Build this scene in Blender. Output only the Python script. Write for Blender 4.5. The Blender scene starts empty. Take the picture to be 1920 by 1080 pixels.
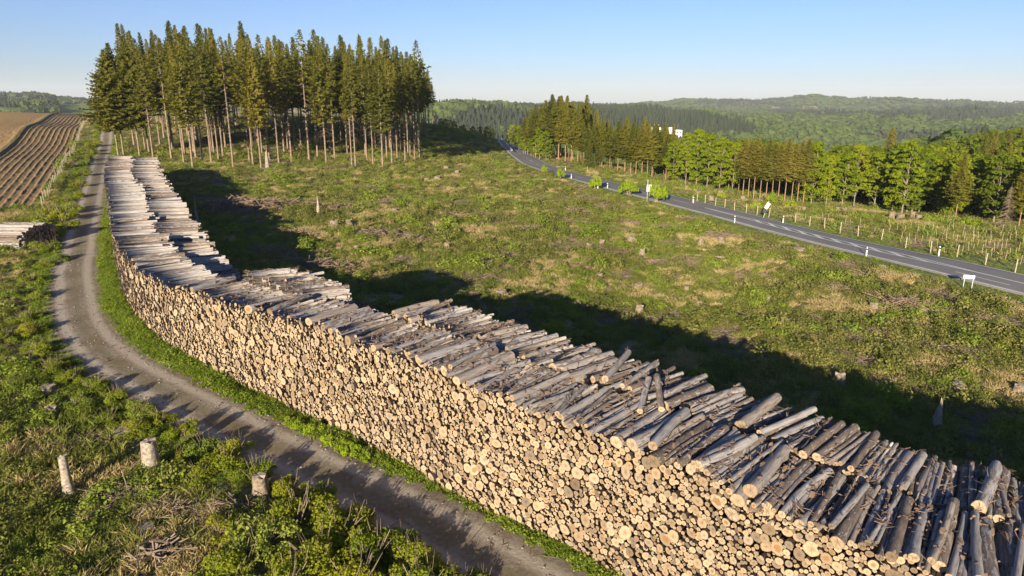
import bpy, math, random
import numpy as np
from mathutils import Vector, Matrix, Euler
from numpy.lib.stride_tricks import sliding_window_view
R = math.radians
rng = np.random.default_rng(7)
random.seed(7)
scene = bpy.context.scene
COL = scene.collection

# ------------------------------------------------------------------ camera
H = 15.0
PITCH = 15.3
F = 1280.0
sp, cp = math.sin(R(PITCH)), math.cos(R(PITCH))
cam_d = bpy.data.cameras.new('camera')
cam = bpy.data.objects.new('camera', cam_d)
COL.objects.link(cam)
cam.location = (0, 0, H)
cam.rotation_euler = (R(90 - PITCH), 0, 0)
cam_d.lens = 24
cam_d.sensor_width = 36
cam_d.clip_end = 30000
cam_d.clip_start = 0.3
scene.camera = cam

# ------------------------------------------------------------------ noise
def _hash(ix, iy, seed):
    n = (ix.astype(np.int64) * 374761393 + iy.astype(np.int64) * 668265263 + seed * 1274126177) & 0x7fffffff
    n = ((n ^ (n >> 13)) * 1274126177) & 0x7fffffff
    n = n ^ (n >> 16)
    return (n & 0xffff) / 65535.0

def vnoise(x, y, seed=0):
    x = np.asarray(x, float); y = np.asarray(y, float)
    ix = np.floor(x); iy = np.floor(y)
    fx = x - ix; fy = y - iy
    fx = fx * fx * (3 - 2 * fx); fy = fy * fy * (3 - 2 * fy)
    a = _hash(ix, iy, seed); b = _hash(ix + 1, iy, seed)
    c = _hash(ix, iy + 1, seed); d = _hash(ix + 1, iy + 1, seed)
    return (a * (1 - fx) + b * fx) * (1 - fy) + (c * (1 - fx) + d * fx) * fy

def fbm(x, y, seed=0, octv=4):
    s = 0; a = .5; t = 0
    for o in range(octv):
        s = s + a * vnoise(np.asarray(x) * 2 ** o + 17.3 * o, np.asarray(y) * 2 ** o - 9.1 * o, seed + o)
        t += a; a *= .5
    return s / t

def sstep(a, b, x):
    t = np.clip((x - a) / (b - a), 0, 1)
    return t * t * (3 - 2 * t)

# ------------------------------------------------------------------ terrain height
KR = np.array([450, 700, 1000, 1300, 1700, 2200, 2800, 3500, 4500, 7500], float)
def yz(y, r, x):                       # ground height that shows at photo row y
    c = 1 / math.hypot(1, (x - 960) / 1327)
    return 15 - (y - 190) * .000727 * r * c
def colm(x, z450, z700, z1000, y1300, y1700, y2200, y2800, y3500):
    return (math.atan2(x - 960, 1327), [z450, z700, z1000, yz(y1300, 1300, x), yz(y1700, 1700, x),
            yz(y2200, 2200, x), yz(y2800, 2800, x), yz(y3500, 3500, x), -10, -60])
FAR = [
    (-math.pi, [-4, -10, -15, -12, -8, 0, 5, 5, -10, -60]),
    (R(-75), [-5, -10, -8, -5, 0, 5, 5, 10, -10, -60]),
    colm(-250, -6, -8, -2, 204, 198, 190, 196, 200),
    colm(0, -6, -10, -3, 206, 199, 185, 196, 200),
    colm(60, -6, -10, -4, 207, 199, 185, 196, 200),
    colm(105, -6, -10, -4, 208, 202, 196, 199, 197),
    colm(175, -6, -12, -8, 209, 203, 201, 200, 196),
    colm(400, -8, -20, -25, 215, 210, 208, 206, 203),
    colm(700, -14, -35, -40, 214, 214, 212, 210, 208),
    colm(820, -24, -50, -38, 206, 216, 216, 214, 210),
    colm(870, -26, -50, -38, 201, 214, 216, 214, 210),
    colm(930, -28, -50, -38, 207, 214, 214, 212, 206),
    colm(980, -28, -50, -40, 212, 216, 214, 212, 204),
    colm(1080, -24, -50, -42, 205, 214, 211, 209, 202),
    colm(1190, -20, -50, -44, 209, 214, 209, 208, 201),
    colm(1280, -19, -50, -50, 226, 222, 214, 209, 193),
    colm(1400, -24, -55, -55, 248, 234, 221, 214, 189),
    colm(1530, -38, -58, -60, 266, 238, 214, 212, 186),
    colm(1740, -38, -58, -60, 280, 240, 216, 214, 192),
    colm(1920, -36, -58, -60, 285, 245, 222, 216, 196),
    colm(2300, -30, -50, -50, 260, 235, 220, 212, 195),
    (R(75), [-10, -20, -20, -15, -5, 0, 5, 10, -10, -60]),
    (math.pi, [-4, -10, -15, -12, -8, 0, 5, 5, -10, -60]),
]
FA = np.array([f[0] for f in FAR]); FZ = np.array([f[1] for f in FAR])
def far_z(az, r):
    az = np.clip(az, -math.pi, math.pi)
    i = np.clip(np.searchsorted(FA, az) - 1, 0, len(FA) - 2)
    t = (az - FA[i]) / (FA[i + 1] - FA[i]); t = t * t * (3 - 2 * t)
    rr = np.clip(r, KR[0], KR[-1] * 1.5)
    j = np.clip(np.searchsorted(KR, rr) - 1, 0, len(KR) - 2)
    u = np.clip((rr - KR[j]) / (KR[j + 1] - KR[j]), 0, 1); u = u * u * (3 - 2 * u)
    za = FZ[i, j] * (1 - u) + FZ[i, j + 1] * u
    zb = FZ[i + 1, j] * (1 - u) + FZ[i + 1, j + 1] * u
    return za * (1 - t) + zb * t

CP = [(0, 0, 0), (-20, 5, .1), (20, 5, 0), (0, 20, 0), (-10, 20, .1), (-20, 22, .2), (-33, 30, .7), (10, 14, 0), (30, 30, 0), (30, 10, 0),
      (-21, 39, .7), (-27, 46, 1.1), (-34, 57, 1.7), (-42, 70, 2.3), (-58, 97, 3.2), (-61, 104, 3.4), (-76, 126, 4.5),
      (-95, 160, 6.3), (-120, 200, 8.5), (-153, 250, 10.3), (-57, 84, 2.9), (-45, 60, 1.9), (-60, 62, 1.9), (-80, 80, 3.0),
      (-90, 120, 5.2), (-121, 162, 9.0), (-170, 225, 11.9), (-200, 200, 11.5), (-150, 130, 7), (-200, 100, 5), (-100, 50, 1.5),
      (-190, 300, 9), (-250, 250, 8), (-230, 340, 2),
      (-86, 168, 7.2), (-63, 184, 7.4), (-48, 130, 3.0), (-25, 132, 2.5), (-20, 146, 2.6), (-57, 122, 3.6), (-80, 146, 5.0),
      (0, 60, .1), (-12, 60, .4), (-10, 90, .8), (0, 130, .9), (20, 90, 0), (40, 55, 0), (44, 56, 0), (39, 60, 0), (24, 109, 0), (10, 152, .3),
      (5, 167, .4), (-4, 225, 1.4), (-6, 262, 1.4), (-3, 195, .8), (-20, 230, 4.8), (-36, 280, 5.6), (-45, 230, 7.0), (-16, 190, 2.8), (-12, 165, 1.8),
      (-30, 340, -3), (-10, 330, -8), (10, 300, -10), (60, 300, -24), (110, 310, -30),
      (52, 68, 0), (50, 72, -.4), (33, 108, -.2), (63, 84, -1.4), (48, 114, -1.3), (34, 151, -1.6), (78, 108, -3.6), (60, 140, -4.5), (40, 180, -4),
      (16, 175, 0), (20, 200, -1.5), (80, 170, -9), (120, 150, -9), (70, 230, -17), (100, 90, -2.5),
      (166, 280, -14), (196, 265, -4), (230, 250, 2), (130, 290, -28), (120, 220, -17), (150, 190, -12), (200, 120, -4), (190, 350, -24),
      (0, -60, 0), (-80, -40, 0), (80, -40, 0), (0, -200, -2), (150, 0, 0), (-150, 0, 2), (60, 30, 0)]
for a in np.arange(-180, 180, 12):
    a = R(float(a)); CP.append((450 * math.sin(a), 450 * math.cos(a), float(far_z(np.array(a), np.array(450.)))))
for f in FAR[3:-2]:
    CP.append((450 * math.sin(f[0]), 450 * math.cos(f[0]), f[1][0]))
CP = np.array(CP)
def _phi(d2): return np.where(d2 > 1e-9, .5 * d2 * np.log(d2 + 1e-12), 0)
_S = 100.0
_P = CP[:, :2] / _S
_n = len(_P)
_K = _phi(((_P[:, None] - _P[None]) ** 2).sum(-1)) + np.eye(_n) * .0012
_A = np.zeros((_n + 3, _n + 3)); _A[:_n, :_n] = _K; _A[:_n, _n] = 1; _A[:_n, _n + 1:] = _P; _A[_n, :_n] = 1; _A[_n + 1:, :_n] = _P.T
_w = np.linalg.solve(_A, np.concatenate([CP[:, 2], [0, 0, 0]]))
def tps(x, y):
    x = np.asarray(x, float); sh = x.shape
    x = x.ravel() / _S; y = np.asarray(y, float).ravel() / _S
    o = np.empty(len(x))
    for a in range(0, len(x), 20000):
        b = a + 20000
        d2 = (x[a:b, None] - _P[None, :, 0]) ** 2 + (y[a:b, None] - _P[None, :, 1]) ** 2
        o[a:b] = _phi(d2) @ _w[:_n] + _w[_n] + _w[_n + 1] * x[a:b] + _w[_n + 2] * y[a:b]
    return o.reshape(sh)
def base_z(x, y):
    x = np.asarray(x, float); y = np.asarray(y, float)
    r = np.hypot(x, y); az = np.arctan2(x, y)
    n = tps(np.clip(x, -460, 460), np.clip(y, -460, 460))
    f = far_z(az, np.maximum(r, 450))
    k = sstep(380, 450, r)
    rough = (fbm(x / 170, y / 170, 5, 4) - .5) * np.clip((r - 480) / 900, 0, 1) * 52
    return n * (1 - k) + (f + rough) * k

def at(px, py, dz=0.0):                # a photo pixel (1920x1080) -> the point where its ray meets the ground (+dz)
    u = (px - 960) / F; v = (py - 540) / F
    d = np.array([u, cp - v * sp, -(sp + v * cp)])
    t = np.concatenate([np.arange(12, 400, .8), np.arange(400, 5000, 8)])
    P = d[None] * t[:, None]; z = H + P[:, 2] - (base_z(P[:, 0], P[:, 1]) + dz)
    k = np.argmax(z < 0) if (z < 0).any() else len(t) - 1
    if k == 0: k = 1
    a = z[k - 1] / (z[k - 1] - z[k] + 1e-9); a = min(max(a, 0), 1)
    tt = t[k - 1] + (t[k] - t[k - 1]) * a
    p = d * tt
    return np.array([p[0], p[1], H + p[2] - dz])

def poly_resample(P, step):
    P = np.asarray(P, float)
    for _ in range(3):                 # Chaikin
        Q = [P[0]]
        for a, b in zip(P[:-1], P[1:]): Q += [a * .75 + b * .25, a * .25 + b * .75]
        Q.append(P[-1]); P = np.array(Q)
    s = np.concatenate([[0], np.cumsum(np.hypot(*(P[1:, :2] - P[:-1, :2]).T))])
    n = int(s[-1] / step) + 1
    t = np.linspace(0, s[-1], n)
    return np.stack([np.interp(t, s, P[:, i]) for i in range(P.shape[1])], 1), t

def dist_poly(x, y, P):                # distance to polyline and side (left positive)
    best = np.full(np.shape(x), 1e9); side = np.zeros(np.shape(x))
    for a, b in zip(P[:-1], P[1:]):
        d = b - a; L2 = d @ d + 1e-12
        t = np.clip(((x - a[0]) * d[0] + (y - a[1]) * d[1]) / L2, 0, 1)
        ex = x - a[0] - t * d[0]; ey = y - a[1] - t * d[1]
        q = np.hypot(ex, ey); m = q < best
        best = np.where(m, q, best); side = np.where(m, np.sign(d[0] * ey - d[1] * ex), side)
    return best, side

# road: near edge as seen in the photo, 6.5 m wide
road_near_px = [(1920, 553), (1837, 533), (1747, 512), (1691, 498), (1624, 481), (1560, 464), (1529, 453), (1460, 436), (1380, 418), (1299, 395),
                (1257, 384), (1200, 370), (1163, 360), (1110, 346), (1073, 336), (1025, 323), (995, 315), (972, 305), (955, 288), (944, 275), (930, 262)]
RN = np.array([at(*p)[:2] for p in road_near_px])
d0 = (RN[0] - RN[3]); d0 /= np.linalg.norm(d0)
RN = np.vstack([[RN[0] + d0 * 60], [RN[0] + d0 * 25], RN])
dl = RN[-1] - RN[-3]; dl /= np.linalg.norm(dl)
RN = np.vstack([RN, [RN[-1] + dl * 40]])
RN, _ = poly_resample(RN, 4.0)
k = np.ones(9) / 9                     # smooth
RNs = np.stack([np.convolve(np.pad(RN[:, i], 4, mode='reflect', reflect_type='odd'), k, 'valid') for i in range(2)], 1)
RN, ROAD_S = poly_resample(RNs, 1.5)
def normals(P):
    t = np.gradient(P[:, :2], axis=0); t /= np.linalg.norm(t, axis=1)[:, None]
    return np.stack([t[:, 1], -t[:, 0]], 1)      # to the right of travel
RNn = normals(RN)
ROAD_W = 6.5
RC = RN + RNn * ROAD_W / 2
# track: its two edges as seen in the photo
trk_r = [(1330, 1240), (1160, 1130), (1060, 1078), (915, 1005), (780, 929), (692, 895), (610, 852), (509, 803), (440, 766), (350, 720), (290, 684), (247, 652), (215, 622), (195, 590), (180, 545), (177, 500), (180, 455), (187, 400), (194, 340), (200, 300), (208, 262)]
trk_l = [(1110, 1260), (960, 1150), (880, 1090), (775, 1012), (690, 962), (610, 917), (488, 862), (400, 818), (340, 785), (255, 740), (180, 705), (125, 660), (102, 625), (95, 590), (97, 545), (104, 500), (121, 450), (145, 390), (166, 330), (178, 292), (190, 262)]
TR = np.array([at(*p)[:2] for p in trk_r]); TL = np.array([at(*p)[:2] for p in trk_l])
TC = (TR + TL) / 2
dt = TC[-1] - TC[-4]; dt /= np.linalg.norm(dt)
TC = np.vstack([TC, [TC[-1] + dt * 25], [TC[-1] + dt * 70]])
TC, TS = poly_resample(TC, 1.0)
TW = 3.7
# log pile front line (foot of the face)
PF = np.array([(24, 1.5), (19, 6.2), (13.7, 10.6), (10, 13.1), (6.9, 15.6), (4.4, 18.2), (1.8, 20.7), (-1.15, 22.9), (-5.8, 27.1), (-10.8, 31.2), (-14.6, 34.1), (-20.3, 38.5),
               (-24.6, 42.9), (-29, 48.9), (-33.6, 56.5), (-41.6, 70), (-49.3, 83), (-56.4, 96), (-60.4, 103.5)], float)
PFR, PS = poly_resample(PF, .5)
PN = -normals(PFR)                     # into the pile? fixed below
if PN[len(PN) // 3, 1] < 0: PN = -PN
PC = PFR + PN * 3.0

FENCE = np.array([at(83, 382)[:2], at(103, 345)[:2], at(130, 298)[:2], at(152, 254)[:2], at(166, 228)[:2]])
df = FENCE[-1] - FENCE[0]; df /= np.linalg.norm(df)
FENCE = np.array([FENCE[0], FENCE[0] + df * 190])
fperp = np.array([-df[1], df[0]])      # to the left of the fence (towards the field)
def field_uv(x, y):
    dx = x - FENCE[0][0]; dy = y - FENCE[0][1]
    return dx * df[0] + dy * df[1], dx * fperp[0] + dy * fperp[1]

def corridor(x, y):
    m = np.zeros(np.shape(x))
    near = (np.hypot(x, y) < 430)
    xs = x[near]; ys = y[near]
    if len(xs):
        a, _ = dist_poly(xs, ys, RC[::4]); b, _ = dist_poly(xs, ys, TC[::4]); c, _ = dist_poly(xs, ys, PC[::6])
        v = np.maximum.reduce([1 - sstep(ROAD_W / 2, ROAD_W / 2 + 1.2, a), 1 - sstep(TW / 2 + .1, TW / 2 + 1.0, b), .6 * (1 - sstep(3.0, 4.0, c))])
        m[near] = v
    return m
def ground_z(x, y):                    # base + bumps, dug 7 cm under road and track, 25 cm under the ploughed field
    x = np.atleast_1d(np.asarray(x, float)); y = np.atleast_1d(np.asarray(y, float))
    r = np.hypot(x, y)
    z = base_z(x, y)
    c = corridor(x, y)
    b = ((fbm(x / 5.5, y / 5.5, 11, 4) - .5) * .75 + (fbm(x / 1.3, y / 1.3, 23, 3) - .5) * .22) * (1 - sstep(250, 600, r))
    u, w = field_uv(x, y)
    fm = sstep(.6, 2, w) * sstep(-2, 0, u) * (1 - sstep(195, 215, u)) * (1 - sstep(92, 100, w))
    return z + b * (1 - c) * (1 - fm) - .07 * np.minimum(1, c * 1.5) - .3 * fm

# ------------------------------------------------------------------ object helpers
def set_tag(o, label=None, cat=None, group=None, kind=None):
    if label: o['label'] = label
    if cat: o['category'] = cat
    if group: o['group'] = group
    if kind: o['kind'] = kind
    return o
def mesh_np(name, V, faces, mats=(), midx=None, smooth=False, uv=None, attrs=None):
    """faces: list of (M,k) int arrays"""
    me = bpy.data.meshes.new(name)
    V = np.asarray(V, np.float32)
    faces = [np.asarray(f, np.int32) for f in faces if len(f)]
    tot = sum(f.size for f in faces); nf = sum(len(f) for f in faces)
    me.vertices.add(len(V)); me.vertices.foreach_set('co', V.ravel())
    me.loops.add(tot); me.polygons.add(nf)
    li = np.concatenate([f.ravel() for f in faces])
    sizes = np.concatenate([np.full(len(f), f.shape[1], np.int32) for f in faces])
    st = np.concatenate([[0], np.cumsum(sizes)[:-1]]).astype(np.int32)
    me.loops.foreach_set('vertex_index', li); me.polygons.foreach_set('loop_start', st); me.polygons.foreach_set('loop_total', sizes)
    for m in mats: me.materials.append(m)
    if midx is not None: me.polygons.foreach_set('material_index', np.asarray(midx, np.int32))
    me.polygons.foreach_set('use_smooth', np.full(nf, smooth) if isinstance(smooth, bool) else np.asarray(smooth, bool))
    if uv is not None:
        l = me.uv_layers.new(name='UVMap'); l.data.foreach_set('uv', np.asarray(uv, np.float32).ravel())
    if attrs:
        for k_, (typ, dom, dat) in attrs.items():
            a = me.attributes.new(k_, typ, dom)
            a.data.foreach_set('color' if typ == 'FLOAT_COLOR' else ('vector' if typ == 'FLOAT_VECTOR' else 'value'), np.asarray(dat, np.int32 if typ == 'INT' else np.float32).ravel())
    me.update(calc_edges=True)
    return me
def link(name, me, parent=None, loc=None):
    o = bpy.data.objects.new(name, me); COL.objects.link(o)
    if parent: o.parent = parent
    if loc is not None: o.location = loc
    return o
def empty(name, loc, rz=0, label=None, cat=None, group=None):
    o = bpy.data.objects.new(name, None); COL.objects.link(o)
    o.empty_display_size = .3
    o.location = loc; o.rotation_euler = (0, 0, rz)
    return set_tag(o, label, cat, group)

class MB:
    def __init__(s): s.v = []; s.f = []; s.n = 0
    def add(s, V, Fs):
        V = np.asarray(V, float); s.v.append(V)
        for f in Fs: s.f.append(tuple(int(i) + s.n for i in f))
        s.n += len(V)
    def box(s, c, h, rz=0, M=None):
        c = np.array(c, float); sg = np.array([(i, j, k) for i in (-1, 1) for j in (-1, 1) for k in (-1, 1)], float) * np.array(h)
        if rz: ca, sa = math.cos(rz), math.sin(rz); sg = np.stack([sg[:, 0] * ca - sg[:, 1] * sa, sg[:, 0] * sa + sg[:, 1] * ca, sg[:, 2]], 1)
        if M is not None: sg = sg @ np.array(M).T
        s.add(sg + c, [(0, 1, 3, 2), (4, 6, 7, 5), (0, 4, 5, 1), (2, 3, 7, 6), (0, 2, 6, 4), (1, 5, 7, 3)])
    def tube(s, P, rad, n=6, caps=True, jit=0, rg=None):
        P = np.asarray(P, float); m = len(P); rad = np.broadcast_to(rad, (m,))
        t = np.gradient(P, axis=0); t /= np.linalg.norm(t, axis=1)[:, None] + 1e-9
        up = np.array([0, 0, 1.]) if abs(t[0, 2]) < .9 else np.array([1., 0, 0])
        u = np.cross(t, up); u /= np.linalg.norm(u, axis=1)[:, None] + 1e-9; w = np.cross(t, u)
        a = np.arange(n) * 2 * math.pi / n
        rr = rad[:, None] * np.ones(n)
        if jit: rr = rr * (1 + (rg or rng).uniform(-jit, jit, (m, n)))
        V = P[:, None] + rr[..., None] * (u[:, None] * np.cos(a)[None, :, None] + w[:, None] * np.sin(a)[None, :, None])
        Fs = [(i * n + j, i * n + (j + 1) % n, (i + 1) * n + (j + 1) % n, (i + 1) * n + j) for i in range(m - 1) for j in range(n)]
        if caps: Fs += [tuple(range(n))[::-1], tuple((m - 1) * n + j for j in range(n))]
        s.add(V.reshape(-1, 3), Fs)
    def build(s, name, mat, parent=None, loc=None, smooth=False):
        return link(name, s.mesh(name, mat, smooth), parent, loc)
    def mesh(s, name, mat, smooth=False):
        me = bpy.data.meshes.new(name)
        me.from_pydata(np.vstack(s.v).tolist(), [], s.f)
        me.materials.append(mat)
        if smooth: me.polygons.foreach_set('use_smooth', [True] * len(me.polygons))
        me.update(); return me

# ------------------------------------------------------------------ materials
def new_mat(name):
    m = bpy.data.materials.new(name); m.use_nodes = True
    nt = m.node_tree; nt.nodes.clear()
    return m, nt, nt.nodes.new('ShaderNodeOutputMaterial')
def nd(nt, t, **kw):
    n = nt.nodes.new(t)
    for k_, v in kw.items():
        if k_ in n.inputs.keys(): n.inputs[k_].default_value = v
        else: setattr(n, k_, v)
    return n
def noise(nt, vec, scale, detail=4, rough=.6):
    n = nd(nt, 'ShaderNodeTexNoise'); n.inputs['Scale'].default_value = scale; n.inputs['Detail'].default_value = detail; n.inputs['Roughness'].default_value = rough
    if vec is not None: nt.links.new(vec, n.inputs['Vector'])
    return n.outputs['Fac']
def ramp(nt, fac, stops):
    r = nd(nt, 'ShaderNodeValToRGB'); e = r.color_ramp.elements
    while len(e) > 1: e.remove(e[-1])
    e[0].position = stops[0][0]; e[0].color = (*stops[0][1], 1)
    for p, c in stops[1:]:
        x = e.new(p); x.color = (*c, 1)
    nt.links.new(fac, r.inputs['Fac']); return r.outputs['Color']
def mix(nt, fac, a, b, typ='MIX'):
    m = nd(nt, 'ShaderNodeMix', data_type='RGBA', blend_type=typ)
    for s_, v in ((0, fac), (6, a), (7, b)):
        if isinstance(v, (int, float)): m.inputs[s_].default_value = v
        elif isinstance(v, tuple): m.inputs[s_].default_value = (*v, 1) if len(v) == 3 else v
        else: nt.links.new(v, m.inputs[s_])
    return m.outputs[2]
def math_(nt, op, a, b=0.0):
    m = nd(nt, 'ShaderNodeMath', operation=op)
    for i, v in enumerate((a, b)):
        if isinstance(v, (int, float)): m.inputs[i].default_value = v
        else: nt.links.new(v, m.inputs[i])
    return m.outputs[0]
def gpos(nt): return nd(nt, 'ShaderNodeNewGeometry').outputs['Position']
def opos(nt): return nd(nt, 'ShaderNodeTexCoord').outputs['Object']
def attr(nt, name): return nd(nt, 'ShaderNodeAttribute', attribute_name=name)
def bump(nt, h, strength=.5, dist=.05):
    b = nd(nt, 'ShaderNodeBump'); b.inputs['Strength'].default_value = strength; b.inputs['Distance'].default_value = dist
    nt.links.new(h, b.inputs['Height']); return b.outputs['Normal']
def pbr(nt, out, col, rough=.9, nrm=None, spec=.2):
    p = nd(nt, 'ShaderNodeBsdfPrincipled')
    if isinstance(col, tuple): p.inputs['Base Color'].default_value = (*col, 1)
    else: nt.links.new(col, p.inputs['Base Color'])
    p.inputs['Roughness'].default_value = rough; p.inputs['Specular IOR Level'].default_value = spec
    if nrm is not None: nt.links.new(nrm, p.inputs['Normal'])
    nt.links.new(p.outputs[0], out.inputs['Surface']); return p

def simple_mat(name, c1, c2=None, scale=8, rough=.8, bmp=0, spec=.2):
    m, nt, out = new_mat(name); p = opos(nt)
    if c2 is None: c2 = tuple(x * .75 for x in c1)
    f = noise(nt, p, scale, 5)
    col = ramp(nt, f, [(.3, c1), (.7, c2)])
    pbr(nt, out, col, rough, bump(nt, f, bmp, .03) if bmp else None, spec)
    return m

def leaf_mat(name, cols, pscale=.25, trans=.3):
    """cols: list of leaf colours mixed by plant, by place in the plant and by leaf"""
    m, nt, out = new_mat(name)
    rnd = nd(nt, 'ShaderNodeObjectInfo').outputs['Random']
    g = gpos(nt)
    n1 = noise(nt, g, pscale, 2); n2 = noise(nt, g, 3.0, 2)
    f = math_(nt, 'ADD', math_(nt, 'MULTIPLY', rnd, .45), math_(nt, 'MULTIPLY', n1, .35))
    f = math_(nt, 'ADD', f, math_(nt, 'MULTIPLY', n2, .35))
    n = len(cols)
    col = ramp(nt, f, [(.15 + .8 * i / (n - 1), c) for i, c in enumerate(cols)])
    d = nd(nt, 'ShaderNodeBsdfDiffuse'); t = nd(nt, 'ShaderNodeBsdfTranslucent')
    nt.links.new(col, d.inputs['Color'])
    tc = mix(nt, 1.0, col, (1.15, 1.1, .55), 'MULTIPLY'); nt.links.new(tc, t.inputs['Color'])
    ms = nd(nt, 'ShaderNodeMixShader'); ms.inputs[0].default_value = trans
    nt.links.new(d.outputs[0], ms.inputs[1]); nt.links.new(t.outputs[0], ms.inputs[2])
    nt.links.new(ms.outputs[0], out.inputs['Surface'])
    return m

M = {}
M['spruce'] = leaf_mat('spruce_needles', [(.045, .062, .014), (.115, .122, .020), (.215, .19, .03)], .12, .4)
M['spruce_brown'] = leaf_mat('spruce_needles_drying', [(.070, .080, .018), (.125, .118, .024), (.185, .155, .033)], .15, .3)
M['beech'] = leaf_mat('beech_leaves', [(.10, .15, .012), (.18, .235, .015), (.26, .29, .02)], .12, .45)
M['decid'] = leaf_mat('leaves', [(.06, .095, .012), (.12, .16, .015), (.20, .225, .022)], .1, .4)
M['bush'] = leaf_mat('bush_leaves', [(.09, .14, .016), (.20, .24, .024), (.32, .31, .032)], .5, .4)
M['sapling'] = leaf_mat('sapling_leaves', [(.18, .27, .02), (.25, .34, .025), (.32, .38, .03)], .5, .5)
M['grass'] = leaf_mat('grass_blades', [(.085, .13, .024), (.175, .215, .042), (.31, .30, .09)], .35, .45)
M['verge'] = leaf_mat('verge_blades', [(.10, .17, .02), (.16, .24, .025), (.25, .30, .04)], .5, .45)
M['drygrass'] = leaf_mat('dry_blades', [(.34, .28, .13), (.46, .37, .19), (.28, .25, .10)], .4, .35)
M['heath'] = leaf_mat('heath_leaves', [(.09, .115, .03), (.18, .195, .048), (.29, .27, .09)], .3, .35)
M['weed'] = leaf_mat('weed_leaves', [(.12, .18, .03), (.20, .26, .04), (.27, .31, .06)], .3, .4)
M['farcon'] = leaf_mat('far_conifer', [(.016, .028, .016), (.027, .038, .020), (.044, .052, .025)], .01, .1)
M['fardec'] = leaf_mat('far_broadleaf', [(.045, .075, .024), (.068, .100, .027), (.10, .13, .032)], .01, .2)
M['trunk'] = simple_mat('spruce_bark', (.27, .205, .15), (.11, .082, .058), 3, .9, .5)
M['trunk_pink'] = simple_mat('reddish_bark', (.30, .19, .115), (.17, .105, .06), 3, .9, .5)
M['trunk_grey'] = simple_mat('beech_bark', (.24, .21, .165), (.12, .10, .075), 3, .9, .4)
M['twig'] = simple_mat('dead_twigs', (.26, .205, .15), (.12, .09, .065), 5, .9)
M['slash'] = simple_mat('slash_twigs', (.25, .185, .135), (.12, .085, .06), 5, .9)
M['stump'] = simple_mat('stump_bark', (.28, .225, .165), (.07, .055, .04), 10, .9, .9)
M['stump_top'] = simple_mat('stump_cut', (.38, .32, .24), (.20, .165, .12), 9, .85, .3)
M['stone'] = simple_mat('stone', (.24, .215, .17), (.14, .12, .095), 6, .9)
M['flake'] = simple_mat('bark_flake', (.20, .14, .10), (.09, .065, .05), 4, .95)
M['grey_wood'] = simple_mat('grey_wood', (.38, .335, .27), (.11, .09, .07), 9, .9, .9)
M['post'] = simple_mat('post_wood', (.42, .37, .27), (.27, .23, .165), 9, .85)
M['white'] = simple_mat('white_plastic', (.80, .80, .78), (.70, .70, .68), 5, .5)
M['black'] = simple_mat('black_plastic', (.02, .02, .022), (.03, .03, .03), 5, .5)
M['galv'] = simple_mat('galvanised_metal', (.42, .44, .46), (.34, .36, .38), 8, .45, 0, .5)
M['sheet_white'] = simple_mat('white_sheeting', (.78, .78, .76), (.62, .62, .62), 5, .6, .3)
M['mark'] = simple_mat('road_paint', (.62, .62, .60), (.50, .50, .48), 2.5, .7)
M['wall_white'] = simple_mat('white_render', (.80, .80, .78), (.72, .72, .70), .4, .8)
M['glass'] = simple_mat('window_dark', (.06, .08, .10), (.09, .11, .13), 1, .2, 0, .6)
M['roof'] = simple_mat('slate_roof', (.07, .07, .08), (.11, .10, .10), 1, .7)
M['asphalt'] = None

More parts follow.
